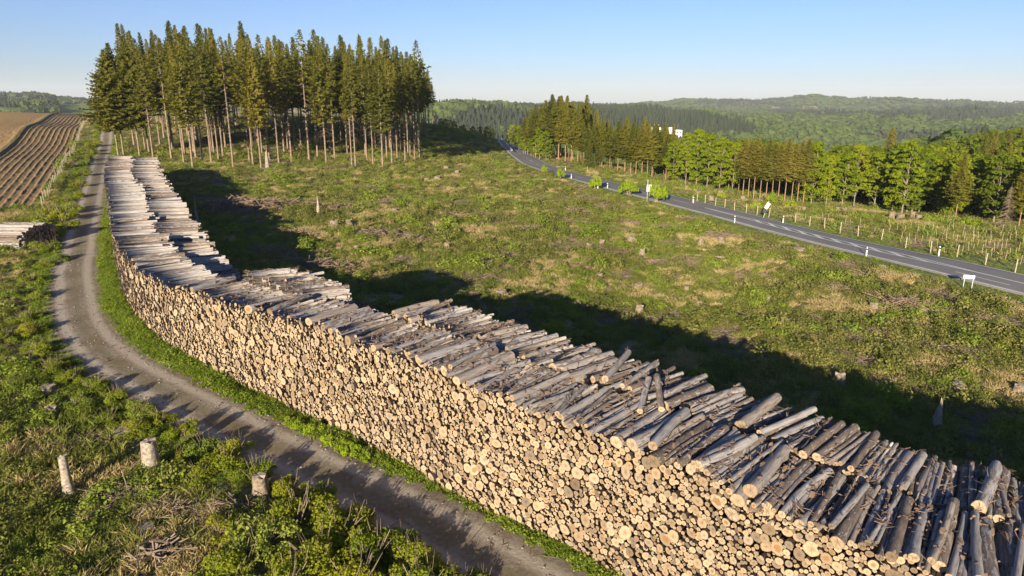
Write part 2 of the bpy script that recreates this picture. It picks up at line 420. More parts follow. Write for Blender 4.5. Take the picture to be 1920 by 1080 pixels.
def log_materials():
    m, nt, out = new_mat('debarked_log')                  # weathered log surface
    uv = nd(nt, 'ShaderNodeUVMap').outputs[0]
    tone = attr(nt, 'tone').outputs['Fac']
    mp = nd(nt, 'ShaderNodeMapping'); nt.links.new(uv, mp.inputs[0]); mp.inputs['Scale'].default_value = (1.2, 11, 1)
    cmb = nd(nt, 'ShaderNodeVectorMath', operation='ADD'); nt.links.new(mp.outputs[0], cmb.inputs[0])
    c3 = nd(nt, 'ShaderNodeCombineXYZ'); nt.links.new(math_(nt, 'MULTIPLY', tone, 57.0), c3.inputs[2]); nt.links.new(c3.outputs[0], cmb.inputs[1])
    n1 = noise(nt, cmb.outputs[0], 1.6, 6, .7)
    mp2 = nd(nt, 'ShaderNodeMapping'); nt.links.new(uv, mp2.inputs[0]); mp2.inputs['Scale'].default_value = (1.1, 4.6, 1)
    cmb2 = nd(nt, 'ShaderNodeVectorMath', operation='ADD'); nt.links.new(mp2.outputs[0], cmb2.inputs[0]); nt.links.new(c3.outputs[0], cmb2.inputs[1])
    n2 = noise(nt, cmb2.outputs[0], 2.2, 6, .65)
    wood = ramp(nt, n1, [(.25, (.095, .09, .088)), (.48, (.245, .234, .228)), (.75, (.39, .374, .36))])
    warm = mix(nt, 1.0, wood, (1.0, .90, .79), 'MULTIPLY')
    tw = ramp(nt, tone, [(.55, (0, 0, 0)), (.9, (1, 1, 1))])
    c = mix(nt, tw, wood, warm)
    bark = ramp(nt, n2, [(.3, (.045, .036, .031)), (.7, (.20, .16, .13))])
    thr = math_(nt, 'GREATER_THAN', math_(nt, 'ADD', n2, math_(nt, 'MULTIPLY', math_(nt, 'SUBTRACT', math_(nt, 'FRACT', math_(nt, 'MULTIPLY', tone, 7.31)), .5), .36)), .585)
    c = mix(nt, thr, c, bark)
    kn = nd(nt, 'ShaderNodeTexVoronoi', feature='F1'); kn.inputs['Scale'].default_value = 3.2
    mp3 = nd(nt, 'ShaderNodeMapping'); nt.links.new(uv, mp3.inputs[0]); mp3.inputs['Scale'].default_value = (1, 1.6, 1)
    cmb3 = nd(nt, 'ShaderNodeVectorMath', operation='ADD'); nt.links.new(mp3.outputs[0], cmb3.inputs[0]); nt.links.new(c3.outputs[0], cmb3.inputs[1]); nt.links.new(cmb3.outputs[0], kn.inputs['Vector'])
    kd = math_(nt, 'LESS_THAN', kn.outputs['Distance'], .075)
    c = mix(nt, math_(nt, 'MULTIPLY', kd, .7), c, (.09, .065, .05))
    hgt = math_(nt, 'ADD', math_(nt, 'MULTIPLY', n1, .5), math_(nt, 'MULTIPLY', thr, .6))
    pbr(nt, out, c, .85, bump(nt, hgt, .8, .03), .15)
    e, nt, out = new_mat('cut_end_grain')
    uv = nd(nt, 'ShaderNodeUVMap').outputs[0]; tone = attr(nt, 'tone').outputs['Fac']
    ln = nd(nt, 'ShaderNodeVectorMath', operation='LENGTH'); nt.links.new(uv, ln.inputs[0])
    c3 = nd(nt, 'ShaderNodeCombineXYZ'); nt.links.new(math_(nt, 'MULTIPLY', tone, 91.0), c3.inputs[2])
    ad = nd(nt, 'ShaderNodeVectorMath', operation='ADD'); nt.links.new(uv, ad.inputs[0]); nt.links.new(c3.outputs[0], ad.inputs[1])
    n1 = noise(nt, ad.outputs[0], 1.7, 4); n2 = noise(nt, ad.outputs[0], 6, 5, .7)
    rr = math_(nt, 'ADD', ln.outputs['Value'], math_(nt, 'MULTIPLY', math_(nt, 'SUBTRACT', n1, .5), .5))
    base = ramp(nt, math_(nt, 'FRACT', math_(nt, 'MULTIPLY', tone, 13.7)), [(0, (.11, .092, .072)), (.15, (.21, .175, .132)), (.35, (.295, .245, .18)), (.6, (.36, .31, .235)), (.82, (.29, .262, .22)), (1, (.13, .12, .108))])
    rings = ramp(nt, rr, [(.0, (.62, .5, .4)), (.38, (.92, .88, .82)), (.72, (1.08, 1.04, .98)), (.9, (.95, .88, .78)), (.97, (.50, .40, .30))])
    c = mix(nt, 1.0, base, rings, 'MULTIPLY')
    fine = nd(nt, 'ShaderNodeMath', operation='SINE'); nt.links.new(math_(nt, 'MULTIPLY', rr, 55), fine.inputs[0])
    c = mix(nt, math_(nt, 'MULTIPLY', math_(nt, 'ADD', fine.outputs[0], 1), .10), c, (.30, .20, .11))
    rot = math_(nt, 'GREATER_THAN', math_(nt, 'FRACT', math_(nt, 'MULTIPLY', tone, 31.1)), .90)
    rmask = math_(nt, 'MULTIPLY', rot, math_(nt, 'LESS_THAN', rr, .5))
    c = mix(nt, math_(nt, 'MULTIPLY', rmask, .8), c, mix(nt, n2, (.36, .21, .085), (.12, .06, .03)))
    c = mix(nt, 1.0, c, ramp(nt, n2, [(.25, (.68, .64, .60)), (.62, (1.1, 1.08, 1.05))]), 'MULTIPLY')
    # drying cracks from the heart
    sx = nd(nt, 'ShaderNodeSeparateXYZ'); nt.links.new(uv, sx.inputs[0])
    ang = math_(nt, 'ARCTAN2', sx.outputs[1], sx.outputs[0])
    w = math_(nt, 'ABSOLUTE', math_(nt, 'SINE', math_(nt, 'ADD', math_(nt, 'MULTIPLY', ang, 1.5), math_(nt, 'MULTIPLY', tone, 40))))
    crack = math_(nt, 'MULTIPLY', math_(nt, 'LESS_THAN', w, .05), math_(nt, 'GREATER_THAN', math_(nt, 'FRACT', math_(nt, 'MULTIPLY', tone, 5.3)), .6))
    c = mix(nt, math_(nt, 'MULTIPLY', crack, .7), c, (.13, .09, .06))
    pbr(nt, out, c, .85, bump(nt, n2, .5, .02), .1)
    return m, e
M['bark'], M['end'] = log_materials()

def ground_mat():
    m, nt, out = new_mat('ground_cover'); g = gpos(nt)
    a = attr(nt, 'cover')            # R dry/brown, G meadow green, B forest floor
    sp_ = nd(nt, 'ShaderNodeSeparateColor'); nt.links.new(a.outputs['Color'], sp_.inputs[0])
    n1 = noise(nt, g, .22, 5, .65); n2 = noise(nt, g, 1.6, 6, .7); n3 = noise(nt, g, 9, 5, .7)
    veg = ramp(nt, n2, [(.28, (.085, .10, .03)), (.5, (.17, .185, .05)), (.72, (.29, .27, .10))])
    brown = ramp(nt, n3, [(.3, (.15, .11, .07)), (.5, (.28, .215, .135)), (.72, (.44, .345, .23))])
    f = math_(nt, 'ADD', math_(nt, 'MULTIPLY', math_(nt, 'SUBTRACT', n1, .5), 1.5), math_(nt, 'MULTIPLY', math_(nt, 'SUBTRACT', n2, .5), 1.2))
    f = math_(nt, 'ADD', f, sp_.outputs[0])
    fr = ramp(nt, f, [(.40, (0, 0, 0)), (.62, (1, 1, 1))])
    c = mix(nt, fr, veg, brown)
    c = mix(nt, math_(nt, 'MULTIPLY', sp_.outputs[1], .92), c, ramp(nt, n1, [(.3, (.11, .17, .04)), (.7, (.18, .225, .06))]))
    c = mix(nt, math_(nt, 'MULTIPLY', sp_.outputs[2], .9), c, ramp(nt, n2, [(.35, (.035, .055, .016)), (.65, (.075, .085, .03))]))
    h = math_(nt, 'ADD', n2, math_(nt, 'MULTIPLY', n3, .5))
    pbr(nt, out, c, 1.0, bump(nt, h, 1.0, .25), .05)
    return m
M['ground'] = ground_mat()
def gravel_mat():
    m, nt, out = new_mat('gravel'); g = gpos(nt)
    u = attr(nt, 'across').outputs['Fac']            # 0..1 across the track
    n1 = noise(nt, g, .5, 5, .6); n2 = noise(nt, g, 5, 6, .75); n3 = noise(nt, g, 30, 3, .8)
    c = ramp(nt, n2, [(.3, (.155, .13, .10)), (.55, (.25, .215, .165)), (.75, (.34, .30, .235))])
    c = mix(nt, ramp(nt, n1, [(.42, (0, 0, 0)), (.62, (1, 1, 1))]), c, mix(nt, 1.0, c, (.74, .70, .62), 'MULTIPLY'))
    # two wheel lanes, looser middle and edges
    w = math_(nt, 'ABSOLUTE', math_(nt, 'SUBTRACT', math_(nt, 'ABSOLUTE', math_(nt, 'SUBTRACT', math_(nt, 'ADD', u, math_(nt, 'MULTIPLY', math_(nt, 'SUBTRACT', n1, .5), .10)), .5)), .23))
    lane = ramp(nt, w, [(.035, (1, 1, 1)), (.11, (0, 0, 0))])
    c = mix(nt, math_(nt, 'MULTIPLY', lane, .85), c, ramp(nt, n2, [(.3, (.32, .285, .225)), (.7, (.43, .385, .31))]))
    edge = math_(nt, 'ABSOLUTE', math_(nt, 'SUBTRACT', u, .5))
    er = ramp(nt, math_(nt, 'ADD', edge, math_(nt, 'MULTIPLY', math_(nt, 'SUBTRACT', n2, .5), .22)), [(.41, (0, 0, 0)), (.5, (1, 1, 1))])
    mid_ = ramp(nt, math_(nt, 'ADD', edge, math_(nt, 'MULTIPLY', math_(nt, 'SUBTRACT', n2, .5), .14)), [(.03, (1, 1, 1)), (.09, (0, 0, 0))])
    c = mix(nt, math_(nt, 'MULTIPLY', mid_, .55), c, (.15, .135, .075))
    c = mix(nt, er, c, (.115, .12, .04))
    h = math_(nt, 'ADD', math_(nt, 'MULTIPLY', n2, .7), math_(nt, 'MULTIPLY', n3, .4))
    pbr(nt, out, c, .95, bump(nt, h, .9, .06), .1); return m
M['gravel'] = gravel_mat()
def asphalt_mat():
    m, nt, out = new_mat('asphalt'); g = gpos(nt)
    n1 = noise(nt, g, .35, 4); n2 = noise(nt, g, 20, 3)
    c = ramp(nt, n1, [(.3, (.155, .150, .143)), (.7, (.205, .198, .187))])
    c = mix(nt, math_(nt, 'MULTIPLY', n2, .35), c, (.18, .175, .17))
    pbr(nt, out, c, .9, bump(nt, n2, .3, .01), .15); return m
M['asphalt'] = asphalt_mat()
def field_mat():
    m, nt, out = new_mat('tilled_soil'); g = gpos(nt)
    a = attr(nt, 'row'); n2 = noise(nt, g, 1.1, 6, .75); n3 = noise(nt, g, 5, 4, .7)
    s_ = nd(nt, 'ShaderNodeSeparateColor'); nt.links.new(a.outputs['Color'], s_.inputs[0])
    soil = ramp(nt, n2, [(.3, (.17, .105, .06)), (.7, (.27, .18, .105))])
    straw = ramp(nt, n3, [(.3, (.29, .21, .10)), (.7, (.42, .31, .16))])
    green = ramp(nt, n3, [(.3, (.07, .09, .025)), (.7, (.13, .15, .04))])
    c = mix(nt, math_(nt, 'MULTIPLY', s_.outputs[0], .85), soil, straw)
    gm = math_(nt, 'MULTIPLY', s_.outputs[1], ramp(nt, n3, [(.42, (.1, .1, .1)), (.6, (1, 1, 1))]))
    c = mix(nt, gm, c, green)
    tan = ramp(nt, n2, [(.3, (.28, .185, .085)), (.7, (.38, .26, .12))])
    c = mix(nt, s_.outputs[2], c, tan)
    pbr(nt, out, c, 1.0, bump(nt, n3, .6, .1), .05); return m
M['field'] = field_mat()

# ------------------------------------------------------------------ terrain sheet
def build_terrain():
    az = np.concatenate([np.arange(-180, -60, 3.0), np.arange(-60, -46, .8), np.arange(-46, 46, .22), np.arange(46, 60, .8), np.arange(60, 180, 3.0)])
    az = R(1) * az
    r = [0.5]
    while r[-1] < 9000: r.append(r[-1] * 1.0125 if r[-1] > 14 else r[-1] + 1.5)
    r = np.array(r)
    A, Rr = np.meshgrid(az, r)
    X = Rr * np.sin(A); Y = Rr * np.cos(A)
    Z = ground_z(X.ravel(), Y.ravel()).reshape(X.shape)
    V = np.stack([X, Y, Z], -1).reshape(-1, 3)
    nr, na = X.shape
    i, j = np.meshgrid(np.arange(nr - 1), np.arange(na), indexing='ij')
    j2 = (j + 1) % na
    Q = np.stack([i * na + j, i * na + j2, (i + 1) * na + j2, (i + 1) * na + j], -1).reshape(-1, 4)[:, ::-1]
    x = V[:, 0]; y = V[:, 1]; rad = np.hypot(x, y); a = np.arctan2(x, y)
    dry = .25 + .45 * fbm(x / 22, y / 22, 31, 3)
    meadow = np.where((rad > 280) & (a < R(-25)), 1.0, 0.0)
    u, w = field_uv(x, y)
    meadow = np.maximum(meadow, ((w > 0) & (u > 195)) * 1.0)
    ff = np.zeros(len(x))
    # forest floor under both stands
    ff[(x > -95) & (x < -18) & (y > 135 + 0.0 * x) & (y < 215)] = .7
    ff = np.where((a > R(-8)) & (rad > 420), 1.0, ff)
    ff = np.where((x > 55) & (rad > 150), .8, ff)
    slope = (x > -30) & (x < 0) & (y > 160) & (y < 290)
    meadow = np.where(slope, .75, meadow); dry = np.where(slope, 0, dry)
    d, _ = dist_poly(x, y, RC[::6])
    vg = (d > 3.2) & (d < 6.5) & (rad < 300)
    meadow = np.where(vg, .7, meadow)
    dry = np.where((x < -15) & (y < 60) & (rad < 80), dry - .15, dry)
    # felled clearings on the far slopes: bare brown strips
    br = ((np.abs(a - math.atan2(1610 - 960, 1327)) < .052) & (np.abs(rad - 2090) < 60)) | ((np.abs(a - math.atan2(1490 - 960, 1327)) < .03) & (np.abs(rad - 3050) < 120)) \
        | ((np.abs(a - math.atan2(1345 - 960, 1327)) < .010) & (np.abs(rad - 1900) < 60))
    ff = np.where(br, 0, ff); dry = np.where(br, 1.4, dry)
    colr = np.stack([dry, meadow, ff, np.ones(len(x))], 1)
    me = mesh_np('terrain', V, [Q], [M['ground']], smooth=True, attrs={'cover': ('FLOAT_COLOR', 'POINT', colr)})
    set_tag(link('terrain', me), kind='structure')
build_terrain()

def strip(name, C, hw_l, hw_r, dz, mat, ncross=8, kind='structure', crown=0.0, sinkedge=.12, smz=None):
    """a sheet along centre line C (N,2)"""
    n = normals(C)
    w = np.linspace(-hw_l, hw_r, ncross)
    w = np.concatenate([[w[0] - .15], w, [w[-1] + .15]])
    X = C[:, None, 0] + n[:, None, 0] * w; Y = C[:, None, 1] + n[:, None, 1] * w
    Z = base_z(X, Y) + dz + crown * (1 - (w / max(hw_l, hw_r)) ** 2)
    Z[:, 0] -= sinkedge; Z[:, -1] -= sinkedge
    m, k_ = X.shape
    V = np.stack([X, Y, Z], -1).reshape(-1, 3)
    i, j = np.meshgrid(np.arange(m - 1), np.arange(k_ - 1), indexing='ij')
    Q = np.stack([i * k_ + j, i * k_ + j + 1, (i + 1) * k_ + j + 1, (i + 1) * k_ + j], -1).reshape(-1, 4)
    ac = np.tile((w + hw_l) / (hw_l + hw_r), m)
    me = mesh_np(name, V, [Q], [mat], smooth=True, attrs={'across': ('FLOAT', 'POINT', ac)})
    o = link(name, me)
    return set_tag(o, kind=kind) if kind else o
TCf, _ = poly_resample(TC, .4)
tn = normals(TCf)
_wob = (fbm(np.arange(len(TCf)) * .05, np.zeros(len(TCf)), 71, 3) - .5) * .25
strip('gravel_track', TCf + tn * _wob[:, None], TW / 2 + .15, TW / 2 + .15, .0, M['gravel'], 16, crown=.03, sinkedge=.2)
strip('road', RC, ROAD_W / 2, ROAD_W / 2, .02, M['asphalt'], 10, crown=.04, sinkedge=.25)

def build_markings():
    mb = MB()
    def rp(s, w):                       # road point: s along, w from near edge
        i = np.interp(s, ROAD_S, np.arange(len(ROAD_S)))
        a = int(min(max(i, 0), len(RN) - 2)); t = i - a
        p = RN[a] * (1 - t) + RN[a + 1] * t; n = RNn[a] * (1 - t) + RNn[a + 1] * t
        q = p + n * w
        return np.array([q[0], q[1], float(base_z(q[0], q[1])) + .02 + .04 * (1 - ((w - ROAD_W / 2) / (ROAD_W / 2)) ** 2) + .018])
    def line(s0, s1, wf, width=.14, st=1.0):
        ss = np.arange(s0, s1 + .01, st)
        L = [rp(s, wf(s) - width / 2) for s in ss]; Rr = [rp(s, wf(s) + width / 2) for s in ss]
        V = L + Rr; n = len(ss)
        mb.add(np.array(V), [(i, n + i, n + i + 1, i + 1) for i in range(n - 1)])
    def s_at(px, py):
        p = at(px, py)[:2]; return ROAD_S[np.argmin(np.hypot(*(RN - p).T))]
    S0 = 0; S1 = ROAD_S[-1] - 2
    line(S0, S1, lambda s: .25, .2); line(S0, S1, lambda s: ROAD_W - .25, .2)
    sa = s_at(1826, 514); sb = s_at(1470, 425); sc_ = s_at(1290, 390)
    lo = lambda s: 3.3 - .55 * (np.interp(s, [sa, sa + 8, sb, sc_], [0, 1, 1, 0]))
    hi = lambda s: 3.3 + .55 * (np.interp(s, [sa, sa + 8, sb, sc_], [0, 1, 1, 0]))
    line(S0, sc_, lo, .2); line(sa, sc_, hi, .2)
    s = sa + 4.5
    while s < sb + 2:
        ff_ = np.linspace(0, 1, 8)
        c = [rp(s + .95 + 2.6 * f, lo(s) + (hi(s) - lo(s)) * f) for f in ff_] + [rp(s + 2.6 * f, lo(s) + (hi(s) - lo(s)) * f) for f in ff_]
        c = np.array(c); c[:, 2] += .004
        mb.add(c, [(i, i + 1, 9 + i, 8 + i) for i in range(7)]); s += (sb - sa) / 10
    for k_ in range(0, 6):
        line(max(0, sa - 4 - k_ * 9), max(.5, sa + 1 - k_ * 9), lambda s: 1.7, .12)
    s = sc_ + 4
    while s < S1 - 6: line(s, s + 4, lambda s: 3.3, .13); s += 9
    o = mb.build('road_markings', M['mark']); set_tag(o, kind='structure')
build_markings()

# ------------------------------------------------------------------ ploughed field
def build_field():
    u = np.concatenate([np.arange(-1, 60, .7), np.arange(60, 200, 1.0)])
    w = np.concatenate([np.arange(.9, 15, .11), np.arange(15, 96, .6)])
    U, W = np.meshgrid(u, w, indexing='ij')
    X = FENCE[0][0] + df[0] * U + fperp[0] * W; Y = FENCE[0][1] + df[1] * U + fperp[1] * W
    Z = base_z(X, Y)
    sp_ = 1.0
    wob = (fbm(U / 9, W * 0, 61, 2) - .5) * .08
    ph = (W + wob) / sp_
    ridge = np.maximum(0, np.sin(ph * 2 * math.pi)) ** 1.4
    tan = sstep(11.2, 12.2, W + (fbm(U / 12, W * 0, 3, 2) - .5) * 1.5)
    greenstrip = np.exp(-((W - 11.6) / .8) ** 2)
    amp = (.04 + .10 * vnoise(U * 1.4, W * 1.6, 4)) * (1 - tan)
    Z = Z + ridge * amp + (vnoise(U * 1.3, W * 3, 8) - .5) * .12 - .02 + greenstrip * .3
    lo = sstep(-1, 1, U)
    row = ridge * (1 - tan) * (.6 + .4 * vnoise(U * .8, W, 9)); g = np.maximum(np.where(np.sin(ph * 2 * math.pi + 2.2) > .2, 1, .0) * (1 - tan) * (.35 + .65 * vnoise(U * .4, W * .3, 12)), greenstrip)
    colr = np.stack([row, g, tan * (1 - greenstrip), np.ones_like(row)], -1).reshape(-1, 4)
    m, k_ = X.shape
    i, j = np.meshgrid(np.arange(m - 1), np.arange(k_ - 1), indexing='ij')
    Q = np.stack([i * k_ + j, (i + 1) * k_ + j, (i + 1) * k_ + j + 1, i * k_ + j + 1], -1).reshape(-1, 4)
    me = mesh_np('field', np.stack([X, Y, Z], -1).reshape(-1, 3), [Q], [M['field']], smooth=True, attrs={'row': ('FLOAT_COLOR', 'POINT', colr)})
    set_tag(link('field', me), kind='structure')
build_field()

# ------------------------------------------------------------------ plant meshes
def quad_soup(name, C, U_, V_, mat, tri=False):
    """C centres, U_/V_ half-axes"""
    if tri:
        V = np.stack([C - U_, C + U_, C + V_ * 2], 1); n = len(C)
        me = mesh_np(name, V.reshape(-1, 3), [np.arange(n * 3).reshape(-1, 3)], [mat])
    else:
        V = np.stack([C - U_ * .55 - V_, C + U_ * .55 - V_, C + U_, C + V_, C - U_], 1)[:, [0, 1, 2, 3, 4]]
        n = len(C)
        me = mesh_np(name, V.reshape(-1, 3), [np.arange(n * 5).reshape(-1, 5)], [mat])
    return me
def unit(v): return v / (np.linalg.norm(v, axis=-1, keepdims=True) + 1e-9)

def spruce_meshes(seed, Ht, c0, wid, dens=1.0, mat='spruce', tmat='trunk', dead=True, t0=.2):
    g = np.random.default_rng(seed)
    C = []; U_ = []; V_ = []
    nb = int(150 * dens * (1 - c0) / .55)
    tw = MB()
    for k_ in range(nb):
        f = (k_ + g.random()) / nb
        h = Ht * (c0 + (1 - c0) * f ** .92)
        prof = min(1, (1 - f) * 1.35 + .02) * (.62 + .38 * min(1, f * 5 + .25))
        prof *= .75 + .5 * vnoise(np.array([h * .45]), np.array([seed * 1.7]), 3)[0]
        L = wid * prof * g.uniform(.65, 1.12) + .15
        az = k_ * 2.399 + g.uniform(-.5, .5)
        if g.random() < .06: L *= 1.35
        d = np.array([math.cos(az), math.sin(az), 0]); side = np.array([-d[1], d[0], 0])
        dro = g.uniform(.18, .5) * (1 - f * 1.1)
        ns = max(3, int(L / .34))
        t = (np.arange(ns) + g.random(ns)) / ns
        t = t0 + (1.03 - t0) * t
        pos = d * (L * t)[:, None] + np.array([0, 0, 1.]) * (h - dro * L * t + .22 * L * t ** 2.5)[:, None]
        for sgn in (-1, 1, 0):
            wdt = (.20 + .32 * (1 - t)) * min(1.6, .5 + L * .3)
            cc = pos + side * (sgn * wdt * .6)[:, None] + g.normal(0, .07, (ns, 3))
            uu = unit(side * sgn * .9 + d * .55 + g.normal(0, .28, (ns, 3)) - np.array([0, 0, .25 + .2 * (sgn == 0)])) * (wdt * .72)[:, None]
            vv = unit(np.cross(uu, d + g.normal(0, .5, (ns, 3)))) * (wdt * .30)[:, None]
            vv[:, 2] -= .06
            C.append(cc); U_.append(uu); V_.append(vv)
    ntop = 14                           # leader shoot
    z = Ht - g.random(ntop) * 1.1
    cc = np.stack([g.normal(0, .05, ntop), g.normal(0, .05, ntop), z], 1)
    C.append(cc); U_.append(unit(g.normal(0, 1, (ntop, 3)) + [0, 0, 1.0]) * .22); V_.append(unit(g.normal(0, 1, (ntop, 3))) * .07)
    crown = quad_soup('crown', np.vstack(C), np.vstack(U_), np.vstack(V_), M[mat])
    hs = np.linspace(0, 1, 9)
    r0 = Ht * .0086
    px = np.stack([g.normal(0, .05, 9) * hs, g.normal(0, .05, 9) * hs, Ht * hs - .4 * (hs == 0)], 1)
    tr = MB(); tr.tube(px, r0 * .9 * (1.0 - .88 * hs) * (1 + .35 * (hs == 0)), 8, False, .04, g)
    trunk = tr.mesh('trunk', M[tmat], True)
    deadm = None
    if dead:
        for k_ in range(70):
            f = g.uniform(.22, c0 + .28); az = g.uniform(0, 6.28); L = wid * g.uniform(.25, .75) * min(1, .3 + f)
            h = Ht * f; d = np.array([math.cos(az), math.sin(az), 0])
            t = np.linspace(0, 1, 3)[:, None]
            tw.tube(d * L * t + np.array([0, 0, 1.]) * (h - L * .45 * t ** 1.2), [.035, .025, .012], 3, False)
        deadm = tw.mesh('dead_branches', M['twig'])
    return trunk, crown, deadm

def lobed_crown(name, seed, lobes, leaf, n_per, mat):
    """lobes: list of (cx,cy,cz,rx,ry,rz)"""
    g = np.random.default_rng(seed); C = []; U_ = []; V_ = []
    for (cx, cy, cz, rx, ry, rz) in lobes:
        n = int(n_per * (rx * ry + rx * rz + ry * rz) / 3)
        d = unit(g.normal(0, 1, (n, 3)))
        d[:, 2] = np.where(d[:, 2] < -.35, -d[:, 2] * .4, d[:, 2])
        rad = 1 - np.abs(g.normal(0, .16, n)); rad *= .86 + .30 * vnoise(d[:, 0] * 2.7 + seed, d[:, 1] * 2.7 + d[:, 2] * 3.1 + cx, 5)
        p = d * rad[:, None] * np.array([rx, ry, rz]) + np.array([cx, cy, cz])
        nn = unit(d * .7 + g.normal(0, .65, (n, 3)) + [0, 0, .35])
        a = unit(np.cross(nn, g.normal(0, 1, (n, 3)))); b = np.cross(nn, a)
        s = leaf * g.uniform(.6, 1.3, n)[:, None]
        C.append(p); U_.append(a * s); V_.append(b * s * .62)
    return quad_soup(name, np.vstack(C), np.vstack(U_), np.vstack(V_), M[mat])

def broadleaf_meshes(seed, Ht, wid, c0=.28, mat='beech', leaf=.22, nper=170):
    g = np.random.default_rng(seed)
    tr = MB(); ang = g.uniform(0, 6.28)
    bend = np.array([math.cos(ang), math.sin(ang)]) * g.uniform(0, .5)
    hs = np.linspace(0, 1, 6); th = Ht * .72
    P = np.stack([bend[0] * hs ** 2, bend[1] * hs ** 2, th * hs - .4 * (hs == 0)], 1)
    tr.tube(P, Ht * .012 * (1 - .75 * hs), 8, False, .05, g)
    lobes = []
    nl = 32
    for k_ in range(nl):
        f = (k_ + .5) / nl; h = Ht * (c0 + (1 - c0) * f)
        prof = math.sin(math.pi * min(1, .12 + f * .86)) ** .6
        az = k_ * 2.4 + g.uniform(-.5, .5); rr = wid * .62 * prof * g.uniform(.55, 1.05)
        x, y = rr * math.cos(az), rr * math.sin(az)
        s = wid * g.uniform(.17, .34) * (.6 + .4 * prof)
        z = min(h, Ht - s * .55)
        lobes.append((x, y, z, s, s * g.uniform(.8, 1.1), s * g.uniform(.5, .75)))
        if k_ % 2 == 0:
            b0 = P[min(5, int(1 + 4 * max(0, (z - wid * .5)) / th))] if th > 0 else P[2]
            b0 = np.array([b0[0], b0[1], min(b0[2], z * .92)])
            mid = (b0 + np.array([x, y, z])) / 2 + [0, 0, .2]
            tr.tube(np.array([b0, mid, [x, y, z]]), [Ht * .005, Ht * .0035, Ht * .0015], 5, False)
    lobes.append((0, 0, Ht - wid * .3, wid * .3, wid * .3, wid * .32))
    return tr.mesh('trunk', M['trunk_grey'], True), lobed_crown('crown', seed, lobes, leaf, nper, mat), None

def bush_meshes(seed, mat='bush', leaf=.038, nper=2600):
    g = np.random.default_rng(seed); lobes = []
    for k_ in range(17):
        a = g.uniform(0, 6.28); r_ = .85 * math.sqrt(g.random())
        s = g.uniform(.16, .38)
        lobes.append((r_ * math.cos(a), r_ * math.sin(a), .28 + (1 - r_ * .8) * g.uniform(.1, .62), s, s, s * g.uniform(.7, 1.1)))
    st = MB()
    for k_ in range(9):
        a = g.uniform(0, 6.28); r_ = g.uniform(.3, .8)
        st.tube([(0, 0, -.15), (r_ * .4 * math.cos(a), r_ * .4 * math.sin(a), .4), (r_ * math.cos(a), r_ * math.sin(a), g.uniform(.6, 1.0))], [.03, .02, .008], 4, False)
    for k_ in range(10):
        a = g.uniform(0, 6.28); r_ = g.uniform(.2, .75); st.tube([(0, 0, -.1), (r_ * .6 * math.cos(a), r_ * .6 * math.sin(a), .6), (r_ * math.cos(a + .3), r_ * math.sin(a + .3), g.uniform(1.0, 1.3))], [.018, .012, .004], 3, False)
    return st.mesh('stems', M['twig']), lobed_crown('foliage', seed, lobes, leaf, nper, mat), None

def tuft_mesh(seed, mat, n=60, h=.4, spread=.28, wd=.018, lean=.5):
    g = np.random.default_rng(seed)
    a = g.uniform(0, 6.28, n); r_ = spread * np.sqrt(g.random(n))
    b = np.stack([r_ * np.cos(a), r_ * np.sin(a), np.full(n, -.05)], 1)
    hh = h * g.uniform(.5, 1.1, n)
    l = g.normal(0, lean, (n, 2)) * hh[:, None] + b[:, :2] * .5
    mid = b + np.stack([l[:, 0] * .35, l[:, 1] * .35, hh * .62], 1)
    tip = b + np.stack([l[:, 0], l[:, 1], hh], 1)
    sd = unit(np.stack([g.normal(0, 1, n), g.normal(0, 1, n), np.zeros(n)], 1)) * wd
    V = np.stack([b - sd, b + sd, mid + sd * .8, tip, mid - sd * .8], 1).reshape(-1, 3)
    return mesh_np('tuft', V, [np.arange(n * 5).reshape(-1, 5)], [M[mat]])
def clump_mesh(seed, mat, n=150, rad=.5, h=.4, leaf=.035):
    g = np.random.default_rng(seed)
    d = unit(g.normal(0, 1, (n, 3))); d[:, 2] = np.abs(d[:, 2])
    q = (.55 + .45 * g.random(n)) * (.75 + .5 * vnoise(d[:, 0] * 2.5 + seed, d[:, 1] * 2.5, 3))
    p = d * q[:, None] * [rad, rad, h]
    nn = unit(d + g.normal(0, .7, (n, 3)) + [0, 0, .5]); a = unit(np.cross(nn, g.normal(0, 1, (n, 3)))); b = np.cross(nn, a)
    s = leaf * g.uniform(.6, 1.4, n)[:, None]
    return quad_soup('clump', p, a * s, b * s * .6, M[mat])
def sticks_mesh(seed, n=30, rad=.6, L=.8, th=.012, mat='slash', h=.2):
    g = np.random.default_rng(seed); mb = MB()
    for _ in range(n):
        c = np.array([*(g.normal(0, rad * .5, 2)), g.uniform(0, h)]); a = g.uniform(0, 6.28); l = L * g.uniform(.3, 1)
        d = np.array([math.cos(a), math.sin(a), g.normal(0, .28)]); k_ = g.normal(0, .1, 3)
        mb.tube([c - d * l / 2, c + k_ * l, c + d * l / 2], [th * 1.2, th, th * .4], 3, False)
    return mb.mesh('sticks', M[mat])

